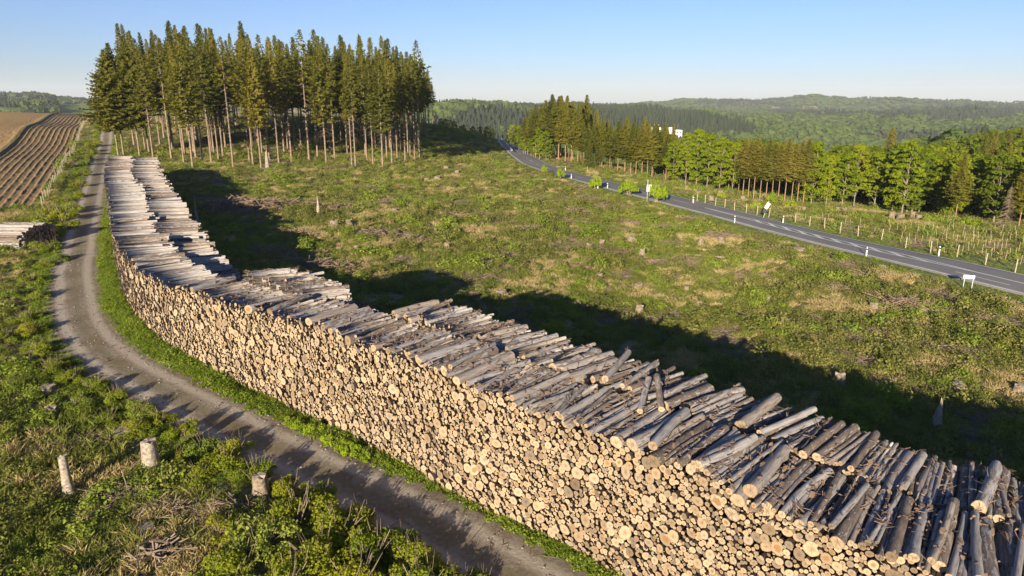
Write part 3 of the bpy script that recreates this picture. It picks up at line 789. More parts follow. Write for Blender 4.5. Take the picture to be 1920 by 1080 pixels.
def scatter(name, protos, P, rot, scl, idx, label=None, cat=None):
    """one 'stuff' object: geometry-node instances of small meshes on listed points"""
    pc = bpy.data.collections.new(name + '_kinds')
    for i, me in enumerate(protos):
        o = bpy.data.objects.new('%s_kind_%02d' % (name, i), me); pc.objects.link(o)
    n = len(P)
    me = bpy.data.meshes.new(name); me.vertices.add(n); me.vertices.foreach_set('co', np.asarray(P, np.float32).ravel())
    for nm, typ, dat in (('rot', 'FLOAT_VECTOR', rot), ('scl', 'FLOAT_VECTOR', scl), ('idx', 'INT', idx)):
        a = me.attributes.new(nm, typ, 'POINT'); a.data.foreach_set('vector' if typ == 'FLOAT_VECTOR' else 'value', np.asarray(dat, np.int32 if typ == 'INT' else np.float32).ravel())
    o = link(name, me)
    ng = bpy.data.node_groups.new(name, 'GeometryNodeTree')
    ng.interface.new_socket('Geometry', in_out='INPUT', socket_type='NodeSocketGeometry'); ng.interface.new_socket('Geometry', in_out='OUTPUT', socket_type='NodeSocketGeometry')
    N = ng.nodes; gi = N.new('NodeGroupInput'); go = N.new('NodeGroupOutput')
    ci = N.new('GeometryNodeCollectionInfo'); ci.inputs['Collection'].default_value = pc; ci.inputs['Separate Children'].default_value = True; ci.inputs['Reset Children'].default_value = True
    ip = N.new('GeometryNodeInstanceOnPoints'); ip.inputs['Pick Instance'].default_value = True
    def na(nm, typ):
        a = N.new('GeometryNodeInputNamedAttribute'); a.data_type = typ; a.inputs['Name'].default_value = nm; return a.outputs['Attribute']
    L = ng.links
    L.new(gi.outputs[0], ip.inputs['Points']); L.new(ci.outputs[0], ip.inputs['Instance']); L.new(na('idx', 'INT'), ip.inputs['Instance Index'])
    L.new(na('rot', 'FLOAT_VECTOR'), ip.inputs['Rotation']); L.new(na('scl', 'FLOAT_VECTOR'), ip.inputs['Scale']); L.new(ip.outputs[0], go.inputs[0])
    md = o.modifiers.new('scatter', 'NODES'); md.node_group = ng
    return set_tag(o, label, cat, kind='stuff')

# ------------------------------------------------------------------ the log piles
def pack(S, target, rad_fn, g, res=.02):
    n = int(S / res) + 1; sx = np.arange(n) * res
    tg = target(sx); Hh = np.zeros(n); out = []
    act = tg > .3
    for it in range(60000):
        q = np.where(act, Hh / np.maximum(tg, .3), 9)
        k_ = int(np.argmin(q))
        if q[k_] >= 1: break
        r_ = rad_fn(k_ * res, Hh[k_], g); nw = max(2, int(r_ / res))
        a = max(nw, k_ - 45); b = min(n - nw - 1, k_ + 45)
        if b <= a: act[k_] = False; continue
        off = np.arange(-nw, nw + 1) * res; arc = np.sqrt(np.maximum(r_ * r_ - off ** 2, 0))
        win = sliding_window_view(Hh[a - nw:b + nw + 1], 2 * nw + 1)
        zc = (win + arc).max(1); j = int(np.argmin(zc)); c = a + j
        out.append((c * res, zc[j], r_))
        seg = slice(c - nw, c + nw + 1); Hh[seg] = np.maximum(Hh[seg], zc[j] + arc)
    return np.array(out), Hh, res

class Logs:
    def __init__(s): s.P = []; s.D = []; s.r = []; s.L = []; s.top = []; s.row = []; s.h = []; s.s = []
    def add(s, P, D, r, L, top, row, h, ss):
        s.P.append(P); s.D.append(D); s.r.append(r); s.L.append(L); s.top.append(top); s.row.append(row); s.h.append(h); s.s.append(ss)
LG = Logs()
SL = PS[-1]
def pile_pt(s, off):
    p = np.array([np.interp(s, PS, PFR[:, 0]), np.interp(s, PS, PFR[:, 1])]); n = np.array([np.interp(s, PS, PN[:, 0]), np.interp(s, PS, PN[:, 1])])
    n /= np.linalg.norm(n); return p + n * off, n
def s_of(x, y): return PS[np.argmin(np.hypot(PFR[:, 0] - x, PFR[:, 1] - y))]
# arc positions of the landmarks along the pile
s_near = s_of(4.4, 18.2); s_m1 = s_of(-1.15, 22.9); s_m2 = s_of(-9, 29.5); s_st0 = s_of(-13.2, 33); s_st1 = s_of(-17.5, 36.5); s_gap = s_of(-22, 40.2); s_far = SL
def sm_noise(s, seed, sc): return fbm(s / sc, s * 0 + seed, seed, 3) - .5
def tgt_front(s):
    b = np.interp(s, [0, s_near - 4, s_near + 3, s_m1, s_m2, s_st1, s_gap, s_gap + 20, SL], [4.4, 4.6, 4.75, 4.8, 4.75, 4.2, 3.7, 3.5, 3.4])
    return b + sm_noise(s, 41, 5) * .7 - .35 * (np.sin(s * .35) > .93)
def tgt_back(s):
    b = np.interp(s, [0, s_near - 4, s_near, s_m1, s_m2 - 2, s_m2 - .5, s_m2, s_st0 + .5, s_st0 + .6, s_st1 - .5, s_st1, s_gap + 2, s_gap + 2.5, s_gap + 10, SL],
                  [4.3, 4.45, 4.75, 4.95, 4.8, 4.2, 0, 0, 4.7, 4.8, 0, 0, 2.5, 3.3, 3.5])
    return b + np.where(b > .5, sm_noise(s, 47, 4) * .9, 0)
def radf(s, h, g):
    big = vnoise(np.array([s * .45]), np.array([h * .8]), 77)[0]
    if g.random() < .018 + .09 * (big > .62): return g.uniform(.125, .235)
    return float(np.clip(g.lognormal(math.log(.064), .36), .035, .16))
def place_row(tgt, off, row, seed):
    g = np.random.default_rng(seed)
    pk, Hh, res = pack(SL, tgt, radf, g)
    pa = PFR + PN * off; pb_ = PFR + PN * (off + 3); za = base_z(pa[:, 0], pa[:, 1]); zb = base_z(pb_[:, 0], pb_[:, 1])
    if row == 0:                         # thin poles in the holes between the big ones
        add = []
        for s0 in np.arange(0, min(SL, 75), .5):
            c = pk[(pk[:, 0] > s0 - .4) & (pk[:, 0] < s0 + .9)]
            if not len(c): continue
            q = np.stack([g.uniform(s0, s0 + .5, 900), g.uniform(.03, c[:, 1].max(), 900)], 1)
            d = (np.hypot(q[:, None, 0] - c[None, :, 0], q[:, None, 1] - c[None, :, 1]) - c[None, :, 2]).min(1)
            o_ = np.argsort(-d); new = []
            for i in o_[:160]:
                r1 = min(d[i], q[i, 1], .07)
                if r1 < .020: break
                if all(math.hypot(q[i, 0] - m_[0], q[i, 1] - m_[1]) > r1 + m_[2] for m_ in new): new.append((q[i, 0], q[i, 1], r1 * .97))
            add += new
        if add: pk = np.vstack([pk, np.array(add)])
        print('filled', len(add), 'of', len(pk))
    for (s, h, r_) in pk:
        a = int(max(0, (s - r_) / res)); b = int(min(len(Hh) - 1, (s + r_) / res))
        top = (Hh[a:b + 1] - (h + r_)).max() < r_ * .9
        back_skew = 0
        lean = float(np.interp(s, [s_gap - 8, s_gap + 6], [0, .06])) * h * (row == 0)
        p, n = pile_pt(s, off + lean)
        yaw = g.normal(0, .02 if not top else .04)
        if row == 1: yaw += np.interp(s, [s_near - 6, s_near, s_m1, s_m2], [0, -.16, -.22, -.1]) - (.42 if s_m2 < s < s_gap - 1 else 0)
        ca, sa = math.cos(yaw), math.sin(yaw)
        d = np.array([n[0] * ca - n[1] * sa, n[0] * sa + n[1] * ca])
        prot = g.normal(0, .06) + (g.uniform(-.3, .25) if top else 0)
        p0 = p - d * (prot)
        L = 3.05 + g.normal(0, .06) + (g.uniform(-.2, .2) if top else 0)
        if row == 1: L = min(L, 3.2) - (.35 if s < s_m2 else 0)
        if row == 1 and s_m2 < s < s_gap - 1: L = 2.5; p0 = p0 - n * .25
        gz0 = float(np.interp(s, PS, za)); gz1 = float(np.interp(s, PS, zb))
        dz = (gz1 - gz0) / 3 + g.normal(0, .006)
        D = np.array([d[0], d[1], dz]); D /= np.linalg.norm(D)
        LG.add(np.array([p0[0], p0[1], gz0 + h - .02]), D, r_, L, top, row, h, s)
    return Hh, res
H0, res0 = place_row(tgt_front, 0, 0, 5)
H1, res1 = place_row(tgt_back, 3.2, 1, 6)
# loose logs thrown across the top
g = np.random.default_rng(99)
def loose(s, row, r_, yaw, L=2.9, off=None):
    Hh = H0 if row == 0 else H1
    off = (0 if row == 0 else 3.3) if off is None else off
    p, n = pile_pt(s, off)
    ca, sa = math.cos(yaw), math.sin(yaw); d = np.array([n[0] * ca - n[1] * sa, n[0] * sa + n[1] * ca])
    t2 = np.array([n[1], -n[0]])
    e = p + d * L; ds = math.sin(yaw) * L
    sign = 1 if (PFR[10] - PFR[0]) @ t2 < 0 else -1
    a, b = sorted((s, s + ds * sign))
    i0 = int(max(0, (a - r_) / res0)); i1 = int(min(len(Hh) - 1, (b + r_) / res0))
    hh = np.percentile(Hh[i0:i1 + 1], 72) + r_ * .6
    gz0 = float(base_z(*p)); gz1 = float(base_z(*e))
    D = np.array([d[0], d[1], (gz1 - gz0) / L + g.normal(0, .02)]); D /= np.linalg.norm(D)
    LG.add(np.array([p[0], p[1], gz0 + hh]), D, r_, L, True, row, hh, s)
for _ in range(130):
    s = g.uniform(0, SL) if g.random() < .7 else g.uniform(0, s_near + 8)
    row = int(g.random() < .5)
    if row == 1 and tgt_back(np.array([s]))[0] < 3: continue
    loose(s, row, float(np.clip(g.lognormal(math.log(.085), .33), .05, .20)), g.normal(0, .10 if s < s_near else .14), g.uniform(2.5, 3.1))
for s, r_, y_ in ((s_near - 2.6, .19, .1), (s_near - 3.1, .21, .02), (s_near + .5, .14, .2), (s_near - 9.2, .24, .03)):
    loose(s, 0, r_, y_)
for s, r_, y_ in ((s_near - .6, .19, .06), (s_near - 7.6, .17, -.1)):
    loose(s, 1, r_, y_)
p_, n_ = pile_pt(s_near + 2.2, 1.9)
# the two dark logs leaning across the top
zt = float(base_z(*p_)) + 5.0
for k_, (ox, oy, ax) in enumerate(((0, 0, 1.25), (.75, .15, 1.45))):
    D = np.array([math.cos(ax), math.sin(ax), .17]); D /= np.linalg.norm(D)
    LG.add(np.array([p_[0] + ox, p_[1] + oy, zt]), D, .11, 2.1, True, 2 + k_, 5, s_near + 2.2)
# second stack left of the track
st_c = at(58, 474)[:2]
stack2 = []
g = np.random.default_rng(31)
pk2, Hb, rb = pack(4.6, lambda s: 1.75 - .25 * np.abs(s - 2.3), lambda s, h, g: float(np.clip(g.lognormal(math.log(.11), .3), .07, .2)), g)
for (s, h, r_) in pk2:
    p = st_c + np.array([-.9, .0]) + np.array([.12, 1.0]) * s
    D = unit(np.array([-1.0, .06 + g.normal(0, .03), .0]))
    stack2.append((np.array([p[0] + g.normal(0, .08), p[1], float(base_z(*p)) + h - .02]), D, r_, 4.0 + g.normal(0, .1), h, s))

def log_arrays(P, D, r_, L, tone, n, rings=2, jit=0.0, g=None, taper=.06, irregular=.06):
    """returns side V, side quads, side uv, and end fans for both ends"""
    up = np.array([0, 0, 1.])
    u = unit(np.cross(D, up)); w = np.cross(u, D)
    a = np.arange(n) * 2 * math.pi / n
    ph = g.uniform(0, 6.28, 4)
    shape = 1 + irregular * (np.cos(2 * a + ph[0]) * .8 + .6 * np.cos(3 * a + ph[1]) + .3 * np.cos(5 * a + ph[2]))
    t = np.linspace(0, 1, rings)
    bend = np.sin(t * math.pi) * g.normal(0, .012) * L
    bd = u * math.cos(ph[3]) + w * math.sin(ph[3])
    dirn = 1 if g.random() < .6 else -1
    rr = r_ * (1 - taper * (t - .5) * dirn * 2)
    if jit: rr = rr * (1 + g.uniform(-jit, jit, rings))
    ring = u[None] * np.cos(a)[:, None] + w[None] * np.sin(a)[:, None]
    V = P + D * (L * t)[:, None, None] + ring[None] * (rr[:, None] * shape[None])[..., None] + bd * bend[:, None, None]
    return V, ring, shape, rr
def big_log_stuff(name, items, label, cat, g):
    Vs = []; Q = []; T3 = []; uvq = []; uvt = []; tone = []; base = 0; tn_q = []
    for (P, D, r_, L) in items:
        dist = math.hypot(P[0], P[1]); n = 12 if dist < 26 else (9 if dist < 45 else 7); rings = 3 if dist < 30 else 2
        to = g.random()
        V, ring, shape, rr = log_arrays(P, D, r_, L, to, n, rings, .03, g, irregular=.07 if r_ > .15 else .03)
        m = rings * n
        tilt = g.normal(0, .12, 2)
        if True:                         # saw cuts are never square
            V[0] += D * ((np.cos(np.arange(n) * 2 * math.pi / n) * tilt[0] + np.sin(np.arange(n) * 2 * math.pi / n) * tilt[1]) * r_)[:, None]
        c0 = V[0].mean(0); c1 = V[-1].mean(0)
        Vs.append(V.reshape(-1, 3)); Vs.append(np.array([c0, c1]))
        j = np.arange(n); j2 = (j + 1) % n
        for i in range(rings - 1):
            Q.append(np.stack([i * n + j, (i + 1) * n + j, (i + 1) * n + j2, i * n + j2], 1)[:, ::-1] + base)
            l0 = L * i / (rings - 1); l1 = L * (i + 1) / (rings - 1); c_ = 2 * math.pi * r_ / n
            uvq.append(np.stack([np.stack([np.full(n, l0), (j + 1) * c_], 1), np.stack([np.full(n, l1), (j + 1) * c_], 1), np.stack([np.full(n, l1), j * c_], 1), np.stack([np.full(n, l0), j * c_], 1)], 1))
        ca = np.stack([np.cos(j * 2 * math.pi / n), np.sin(j * 2 * math.pi / n)], 1); cb = np.roll(ca, -1, 0); z = np.zeros_like(ca)
        T3.append(np.stack([np.full(n, m), j2, j], 1)[:, ::-1] + base); uvt.append(np.stack([z, cb, ca], 1)[:, ::-1])
        k0 = (rings - 1) * n
        T3.append(np.stack([np.full(n, m + 1), k0 + j, k0 + j2], 1)[:, ::-1] + base); uvt.append(np.stack([z, ca, cb], 1)[:, ::-1])
        tone.append(np.full(m + 2, to)); base += m + 2
    Q = np.vstack(Q); T3 = np.vstack(T3)
    uv = np.concatenate([np.concatenate(uvq).reshape(-1, 2), np.concatenate(uvt).reshape(-1, 2)])
    mi = np.concatenate([np.zeros(len(Q), int), np.ones(len(T3), int)])
    me = mesh_np(name, np.vstack(Vs), [Q, T3], [M['bark'], M['end']], mi, smooth=mi == 0, uv=uv, attrs={'tone': ('FLOAT', 'POINT', np.concatenate(tone))})
    return set_tag(link(name, me), label, cat, kind='stuff')

def single_log(P, D, r_, L, label, g, group, tone=None):
    """a log of its own: empty at its front end, bark and two cut ends"""
    root = empty('log', P, 0, label, 'log', group)
    n = 18; rings = 9; to = g.random() if tone is None else tone
    V, ring, shape, rr = log_arrays(np.zeros(3), D, r_, L, to, n, rings, .05, g, irregular=.07 if r_ > .16 else .035)
    V = V + ring[None] * (g.normal(0, .018, (rings, n, 1)) * r_)
    for _ in range(int(3 + L)):          # branch knots
        i = g.integers(1, rings - 1); j = g.integers(0, n); V[i, j] += ring[j] * r_ * (g.uniform(.05, .22) if g.random() < .7 else g.uniform(.3, .5))
    j = np.arange(n); tilt = g.normal(0, .10, 2)
    V[0] += D * ((np.cos(j * 2 * math.pi / n) * tilt[0] + np.sin(j * 2 * math.pi / n) * tilt[1]) * r_)[:, None]
    j2 = (j + 1) % n; Q = []; uv = []
    for i in range(rings - 1):
        Q.append(np.stack([i * n + j2, (i + 1) * n + j2, (i + 1) * n + j, i * n + j], 1)); l0 = L * i / (rings - 1); l1 = L * (i + 1) / (rings - 1); c_ = 2 * math.pi * r_ / n
        uv.append(np.stack([np.stack([np.full(n, l0), (j + 1) * c_], 1), np.stack([np.full(n, l1), (j + 1) * c_], 1), np.stack([np.full(n, l1), j * c_], 1), np.stack([np.full(n, l0), j * c_], 1)], 1))
    me = mesh_np('bark', V.reshape(-1, 3), [np.vstack(Q)], [M['bark']], smooth=True, uv=np.concatenate(uv).reshape(-1, 2), attrs={'tone': ('FLOAT', 'POINT', np.full(rings * n, to))})
    link('bark', me, root)
    for e, ri in ((0, 0), (1, rings - 1)):
        rv = V[ri] ; c = rv.mean(0); inner = c + (rv - c) * .55 + D * g.normal(0, .012, (n, 1))
        VV = np.vstack([[c], inner, rv]); ca = np.stack([np.cos(j * 2 * math.pi / n), np.sin(j * 2 * math.pi / n)], 1)
        T3 = np.stack([np.zeros(n, int), 1 + j2, 1 + j], 1); Qd = np.stack([1 + j, 1 + j2, 1 + n + j2, 1 + n + j], 1)
        uvt = np.stack([ca * 0, ca[j2] * .55, ca * .55], 1); uvq = np.stack([ca * .55, ca[j2] * .55, ca[j2], ca], 1)
        if e == 0: T3 = T3[:, ::-1]; uvt = uvt[:, ::-1]; 
        else: Qd = Qd[:, ::-1]; uvq = uvq[:, ::-1]
        me = mesh_np('cut_end', VV, [T3, Qd], [M['end']], uv=np.concatenate([uvt.reshape(-1, 2), uvq.reshape(-1, 2)]), attrs={'tone': ('FLOAT', 'POINT', np.full(len(VV), to))})
        link('cut_end', me, root)
    return root

def bark_debris():
    g = np.random.default_rng(44); P = []; rot = []
    for i in range(len(LG.P)):
        if not LG.top[i]: continue
        dist = math.hypot(LG.P[i][0], LG.P[i][1])
        if dist > 42: continue
        for _ in range(g.poisson(3.2 if g.random() < .6 else 9)):
            t = g.uniform(0, LG.L[i]); D = LG.D[i]; a = g.normal(0, .9); r_ = LG.r[i]
            sd_ = np.array([D[1], -D[0], 0.]); q = LG.P[i] + D * t + sd_ * r_ * math.sin(a) + np.array([0, 0, 1.]) * (r_ * math.cos(a) + .005)
            P.append(q); rot.append((g.normal(0, .35), a * .8 + g.normal(0, .35), g.uniform(0, 6.28)))
    ks = []
    for k_ in range(3):
        gg = np.random.default_rng(60 + k_); mb = MB(); n = 7; a = np.arange(n) * 6.283 / n; rr = gg.uniform(.5, 1.1, n)
        top = np.stack([rr * np.cos(a) * .10, rr * np.sin(a) * .05, .015 + .02 * np.abs(np.sin(a))], 1); bot = top - [0, 0, .014]
        mb.add(np.vstack([top, bot]), [tuple(range(n)), tuple(range(2 * n - 1, n - 1, -1))] + [(j, n + j, n + (j + 1) % n, (j + 1) % n) for j in range(n)]); ks.append(mb.mesh('bark_flake', M['flake']))
    for k_ in range(2): ks.append(sticks_mesh(66 + k_, 3, .12, .45, .008, 'flake', .05))
    n = len(P); s_ = g.uniform(.6, 1.5, n)
    scatter('bark_flakes', ks, np.array(P), np.array(rot), np.stack([s_, s_, s_], 1), g.integers(0, 5, n), 'brown bark flakes and chips lying over the top of the log pile', 'bark flakes')

def ordinal(n):
    return '%d%s' % (n, 'th' if 10 <= n % 100 <= 20 else {1: 'st', 2: 'nd', 3: 'rd'}.get(n % 10, 'th'))
def project(p):
    x, y, z = p[0], p[1], p[2] - H
    Zc = y * cp - z * sp
    if Zc <= .1: return (-9999, -9999, .1)
    return (960 + F * x / Zc, 540 - F * (z * cp + y * sp) / Zc, Zc)
def build_logs():
    g = np.random.default_rng(12)
    N = len(LG.P); sc = np.zeros(N)
    for i in range(N):
        P, D, L = LG.P[i], LG.D[i], LG.L[i]
        x, y, Z = project(P); x2, y2, Z2 = project(P + D * L)
        if (min(x, x2) > 1915 or max(y, y2) < 0 or min(y, y2) > 1075): continue
        if LG.top[i]: sc[i] = L * 1.3 * LG.r[i] / Z ** 2
        elif LG.row[i] == 0 and x < 1925 and y < 1085: sc[i] = math.pi * LG.r[i] ** 2 / Z ** 2
    order = np.argsort(-sc)
    pick = set(int(i) for i in order[:262]) | {i for i in range(N) if LG.row[i] >= 2}
    rest = [(LG.P[i], LG.D[i], LG.r[i], LG.L[i]) for i in range(N) if i not in pick]
    big_log_stuff('stacked_logs', rest, 'long wall of stacked spruce logs curving along the gravel track, pale cut ends outward', 'logs', g)
    # names for the picked ones
    def size(r_): return 'bulky' if r_ > .24 else ('thick' if r_ > .16 else ('medium' if r_ > .11 else 'thin'))
    tops = {0: [], 1: []}; faces = []
    for i in pick:
        if LG.row[i] >= 2: continue
        if LG.top[i]: tops[LG.row[i]].append(i)
        else: faces.append(i)
    lab = {}
    for row in (0, 1):
        cnt = {}
        for i in sorted(tops[row], key=lambda i: -project(LG.P[i])[0]):
            k_ = size(LG.r[i]); cnt[k_] = cnt.get(k_, 0) + 1
            lab[i] = '%s grey log atop the pile\'s %s row, %s such log from the right' % (k_, 'front' if row == 0 else 'back', ordinal(cnt[k_]))
    cnt = {}
    for i in sorted(faces, key=lambda i: -project(LG.P[i])[0]):
        k_ = size(LG.r[i]); lv = 'bottom' if LG.h[i] < 1.6 else ('middle' if LG.h[i] < 3.2 else 'upper')
        cnt[(k_, lv)] = cnt.get((k_, lv), 0) + 1
        lab[i] = '%s log, pale end in the %s third of the pile face, %s such from right' % (k_, lv, ordinal(cnt[(k_, lv)]))
    for i in pick:
        if LG.row[i] >= 2: l = ['dark log leaning across the pile top, left one of a crossed pair', 'dark log leaning across the pile top, right one of a crossed pair'][LG.row[i] - 2]
        else: l = lab[i]
        single_log(LG.P[i], LG.D[i], LG.r[i], LG.L[i], l, g, 'logs of the long curved pile', None)
    topk = sorted(range(len(stack2)), key=lambda i: -(stack2[i][4] * 1.2 - stack2[i][5]))[:36]
    rest2 = [stack2[i][:4] for i in range(len(stack2)) if i not in topk]
    for k_, i in enumerate(sorted(topk, key=lambda i: -(stack2[i][4] - stack2[i][5] * .8))):
        P, D, r_, L, h, s = stack2[i]
        single_log(P, D, r_, L, '%s pale log of the small stack left of the track, %s from its top' % (size(r_), ordinal(k_ + 1)), g, 'logs of the small stack by the track')
    if rest2: big_log_stuff('stacked_logs', rest2, 'rear logs of the small stack at the left edge beside the track', 'logs', g)
build_logs()
bark_debris()
def track_debris():
    g = np.random.default_rng(48); n = 3200
    k_ = g.integers(0, len(TCf), n); nn = normals(TCf)[k_]; o_ = g.uniform(-1, 1, n); o_ = np.sign(o_) * np.abs(o_) ** .6 * TW / 2
    P = TCf[k_] + nn * o_[:, None]; m = (np.hypot(P[:, 0], P[:, 1]) < 85); P = P[m]; o_ = o_[m]; n = len(P)
    z = base_z(P[:, 0], P[:, 1]) + .03 * (1 - (o_ / (TW / 2 + .15)) ** 2) + .004
    ks = []
    for q_ in range(3):
        gg = np.random.default_rng(90 + q_); mb = MB(); a = np.arange(6) * 6.283 / 6; rr = gg.uniform(.6, 1.1, 6)
        lo_ = np.stack([rr * np.cos(a) * .05, rr * np.sin(a) * .04, a * 0 - .01], 1); hi_ = lo_ * [.6, .6, 0] + [0, 0, .028]
        mb.add(np.vstack([lo_, hi_]), [tuple(range(6, 12))] + [(j, (j + 1) % 6, 6 + (j + 1) % 6, 6 + j) for j in range(6)]); ks.append(mb.mesh('stone', M['stone']))
    ks.append(sticks_mesh(94, 3, .12, .5, .009, 'flake', .02))
    s_ = g.uniform(.4, 1.5, n)
    scatter('loose_stones', ks, np.stack([P[:, 0], P[:, 1], z], 1), np.stack([g.normal(0, .1, n), g.normal(0, .1, n), g.uniform(0, 6.28, n)], 1), np.stack([s_, s_, s_], 1), np.where(g.random(n) < .15, 3, g.integers(0, 3, n)), 'loose stones and bark scraps lying on the gravel track', 'stones')
track_debris()

# ------------------------------------------------------------------ trees
def tree(name, parts, loc, sx, sz, rz, label, cat, group, names=('trunk', 'crown', 'dead_branches'), tilt=(0, 0)):
    o = empty(name, (loc[0], loc[1], loc[2]), rz, label, cat, group)
    o.scale = (sx, sx, sz); o.rotation_euler = (tilt[0], tilt[1], rz)
    for nm, me in zip(names, parts):
        if me is not None: link(nm, me, o)
    return o
SPR = [spruce_meshes(100 + i, 25, c0, w, d, t0=.34) for i, (c0, w, d) in enumerate([(.44, 3.1, 1.05), (.34, 3.3, 1.1), (.56, 2.8, .85), (.42, 2.7, 1.0), (.48, 3.1, 1.0), (.62, 2.5, .75)])]
SPR_IN = [spruce_meshes(120 + i, 25, c0, 3.1, 1.1, dead=True) for i, c0 in enumerate([.38, .48, .32])]
SPR_EDGE = spruce_meshes(131, 25, .26, 5.2, 1.7, dead=True)
SPR_R = [spruce_meshes(140 + i, 18, c0, 3.1, 1.25, tmat='trunk_pink', dead=False) for i, c0 in enumerate([.30, .38, .25, .34])]
SPR_B = [spruce_meshes(150 + i, 18, c0, 3.0, 1.2, mat='spruce_brown', tmat='trunk_pink', dead=False) for i, c0 in enumerate([.38, .50, .44])]
BEE = [broadleaf_meshes(200 + i, 14, w, c, 'beech') for i, (w, c) in enumerate([(4.4, .16), (4.0, .24), (4.8, .10), (3.9, .16)])]
DEC = [broadleaf_meshes(220 + i, 14, w, c, 'decid', .24, 130) for i, (w, c) in enumerate([(4.8, .10), (4.4, .12), (5.2, .08)])]
BUSH = [bush_meshes(300 + i, ['bush', 'bush', 'weed'][i % 3]) for i in range(5)]
BUSHW = [bush_meshes(320 + i, 'weed', .07, 650) for i in range(2)]
SAP = [bush_meshes(340 + i, 'sapling', .10, 1100) for i in range(2)]

g = np.random.default_rng(77)
def gz(x, y): return float(ground_z(x, y)[0])
def height_for(p, ytop):                # height of an upright thing at p whose top shows at photo row ytop
    k = (sp + (ytop - 540) / F * cp) / (cp - (ytop - 540) / F * sp)
    return (H - k * p[1]) - p[2]
# left stand: front row read off the photo (base x, base y, top y)
front = [(222, 292, 92), (232, 290, 80), (262, 293, 75), (288, 300, 88), (322, 300, 66), (362, 318, 62), (345, 306, 78), (397, 308, 72), (438, 318, 70), (410, 300, 84), (475, 312, 66), (490, 317, 75),
         (523, 306, 70), (547, 303, 78), (580, 304, 55), (612, 310, 68), (628, 300, 84), (660, 312, 100), (667, 314, 92), (700, 312, 108), (718, 317, 103), (735, 308, 110), (760, 304, 98), (778, 303, 105), (280, 288, 72), (505, 300, 64), (596, 298, 76), (688, 302, 96), (745, 300, 118), (380, 302, 70)]
used = []
nf = 0
for k_, (bx, by, ty) in enumerate(sorted(front)):
    p = at(bx, by); h = height_for(p, ty); m = SPR[k_ % 6] if bx > 240 else SPR_EDGE
    if bx == 262: m = SPR_EDGE
    nf += 1
    used.append(p[:2])
    tree('spruce_tree', m, (p[0], p[1], gz(p[0], p[1])), h / 25 * g.uniform(.9, 1.12), h / 25, g.uniform(0, 6.28),
         'tall bare-trunked spruce on the left stand\'s front edge, %s from its left end' % ordinal(nf), 'tree', 'spruces of the large left stand')
def inside_left(x, y):
    fl = np.interp(x, [-110, -80, -57, -48, -20, -15], [170, 149, 127, 133, 149, 160])
    u = x + .5 * (y - 150)
    re = np.interp(y, [140, 150, 185, 235, 290], [-19, -19, -23.5, -28.5, -33])
    tl, _ = dist_poly(np.array([x]), np.array([y]), TC[::5])
    return y > fl and x < re and tl[0] > 3.0 and x > -.545 * y and (y < 215 or x > re - 16) and y < 300
cnt = 0
for it in range(4000):
    y = g.uniform(125, 298); x = g.uniform(-120, -15)
    if not inside_left(x, y): continue
    if min(math.hypot(x - q[0], y - q[1]) for q in used) < (3.9 if y < 190 else 4.6): continue
    used.append((x, y)); cnt += 1
    h = g.uniform(20.5, 26.5) * np.interp(y, [150, 200, 290], [1, .9, .78])
    right = x > np.interp(y, [140, 150, 185, 235, 290], [-19, -19, -23.5, -28.5, -33]) - 4
    tree('spruce_tree', SPR_IN[cnt % 3] if not right else SPR[cnt % 5], (x, y, gz(x, y)), h / 25 * g.uniform(.85, 1.1), h / 25, g.uniform(0, 6.28),
         'spruce inside the large left stand, half hidden by the trees in front of it' if not right else 'spruce on the receding right edge of the left stand against the sky', 'tree', 'spruces of the large left stand')
    if cnt >= 172: break
print('left stand', nf, cnt)
# right stand along the road
fr = [(1022, 296, 188), (1034, 299, 178), (1047, 301, 182), (1060, 303, 190), (1071, 304, 205), (1083, 308, 195), (1093, 310, 230), (1112, 314, 235), (1128, 316, 222), (1143, 320, 232), (1158, 322, 226),
      (1171, 324, 222), (1182, 328, 240), (1192, 330, 236), (1203, 332, 226), (1213, 335, 232), (1222, 335, 236), (1248, 341, 254), (1013, 292, 200), (985, 289, 214), (996, 292, 204), (1004, 294, 196), (1104, 318, 262)]
RUSED = []
k2 = 0
for (bx, by, ty) in sorted(fr):
    p = at(bx, by); h = height_for(p, ty); k2 += 1; RUSED.append(p[:2])
    if bx == 1104:
        tree('young_spruce', spruce_meshes(171, 25, .04, 6.0, .7, dead=False), (p[0], p[1], gz(p[0], p[1])), h / 25, h / 25, 0, 'small light green young spruce at the foot of the right stand', 'tree', None); continue
    tree('spruce_tree', SPR_R[k2 % 4], (p[0], p[1], gz(p[0], p[1])), h / 18 * g.uniform(1.1, 1.35), h / 18, g.uniform(0, 6.28),
         'slender reddish-trunked spruce in the roadside stand\'s front row, %s from left' % ordinal(k2), 'tree', 'spruces of the roadside stand')
for (bx, by, ty) in fr:
    for q in range(2):
        p0 = at(bx, by); dd = 5 + 5.5 * q + g.uniform(-1.5, 1.5); x = p0[0] + dd * .6 + g.uniform(-2, 2); y = p0[1] + dd
        h = max(6, height_for((x, y, gz(x, y)), ty + g.uniform(-4, 12)))
        tree('spruce_tree', SPR_R[int(g.integers(4))], (x, y, gz(x, y)), h / 18 * g.uniform(.9, 1.1), h / 18, g.uniform(0, 6.28),
             'spruce standing behind the front row of the roadside stand', 'tree', 'spruces of the roadside stand')
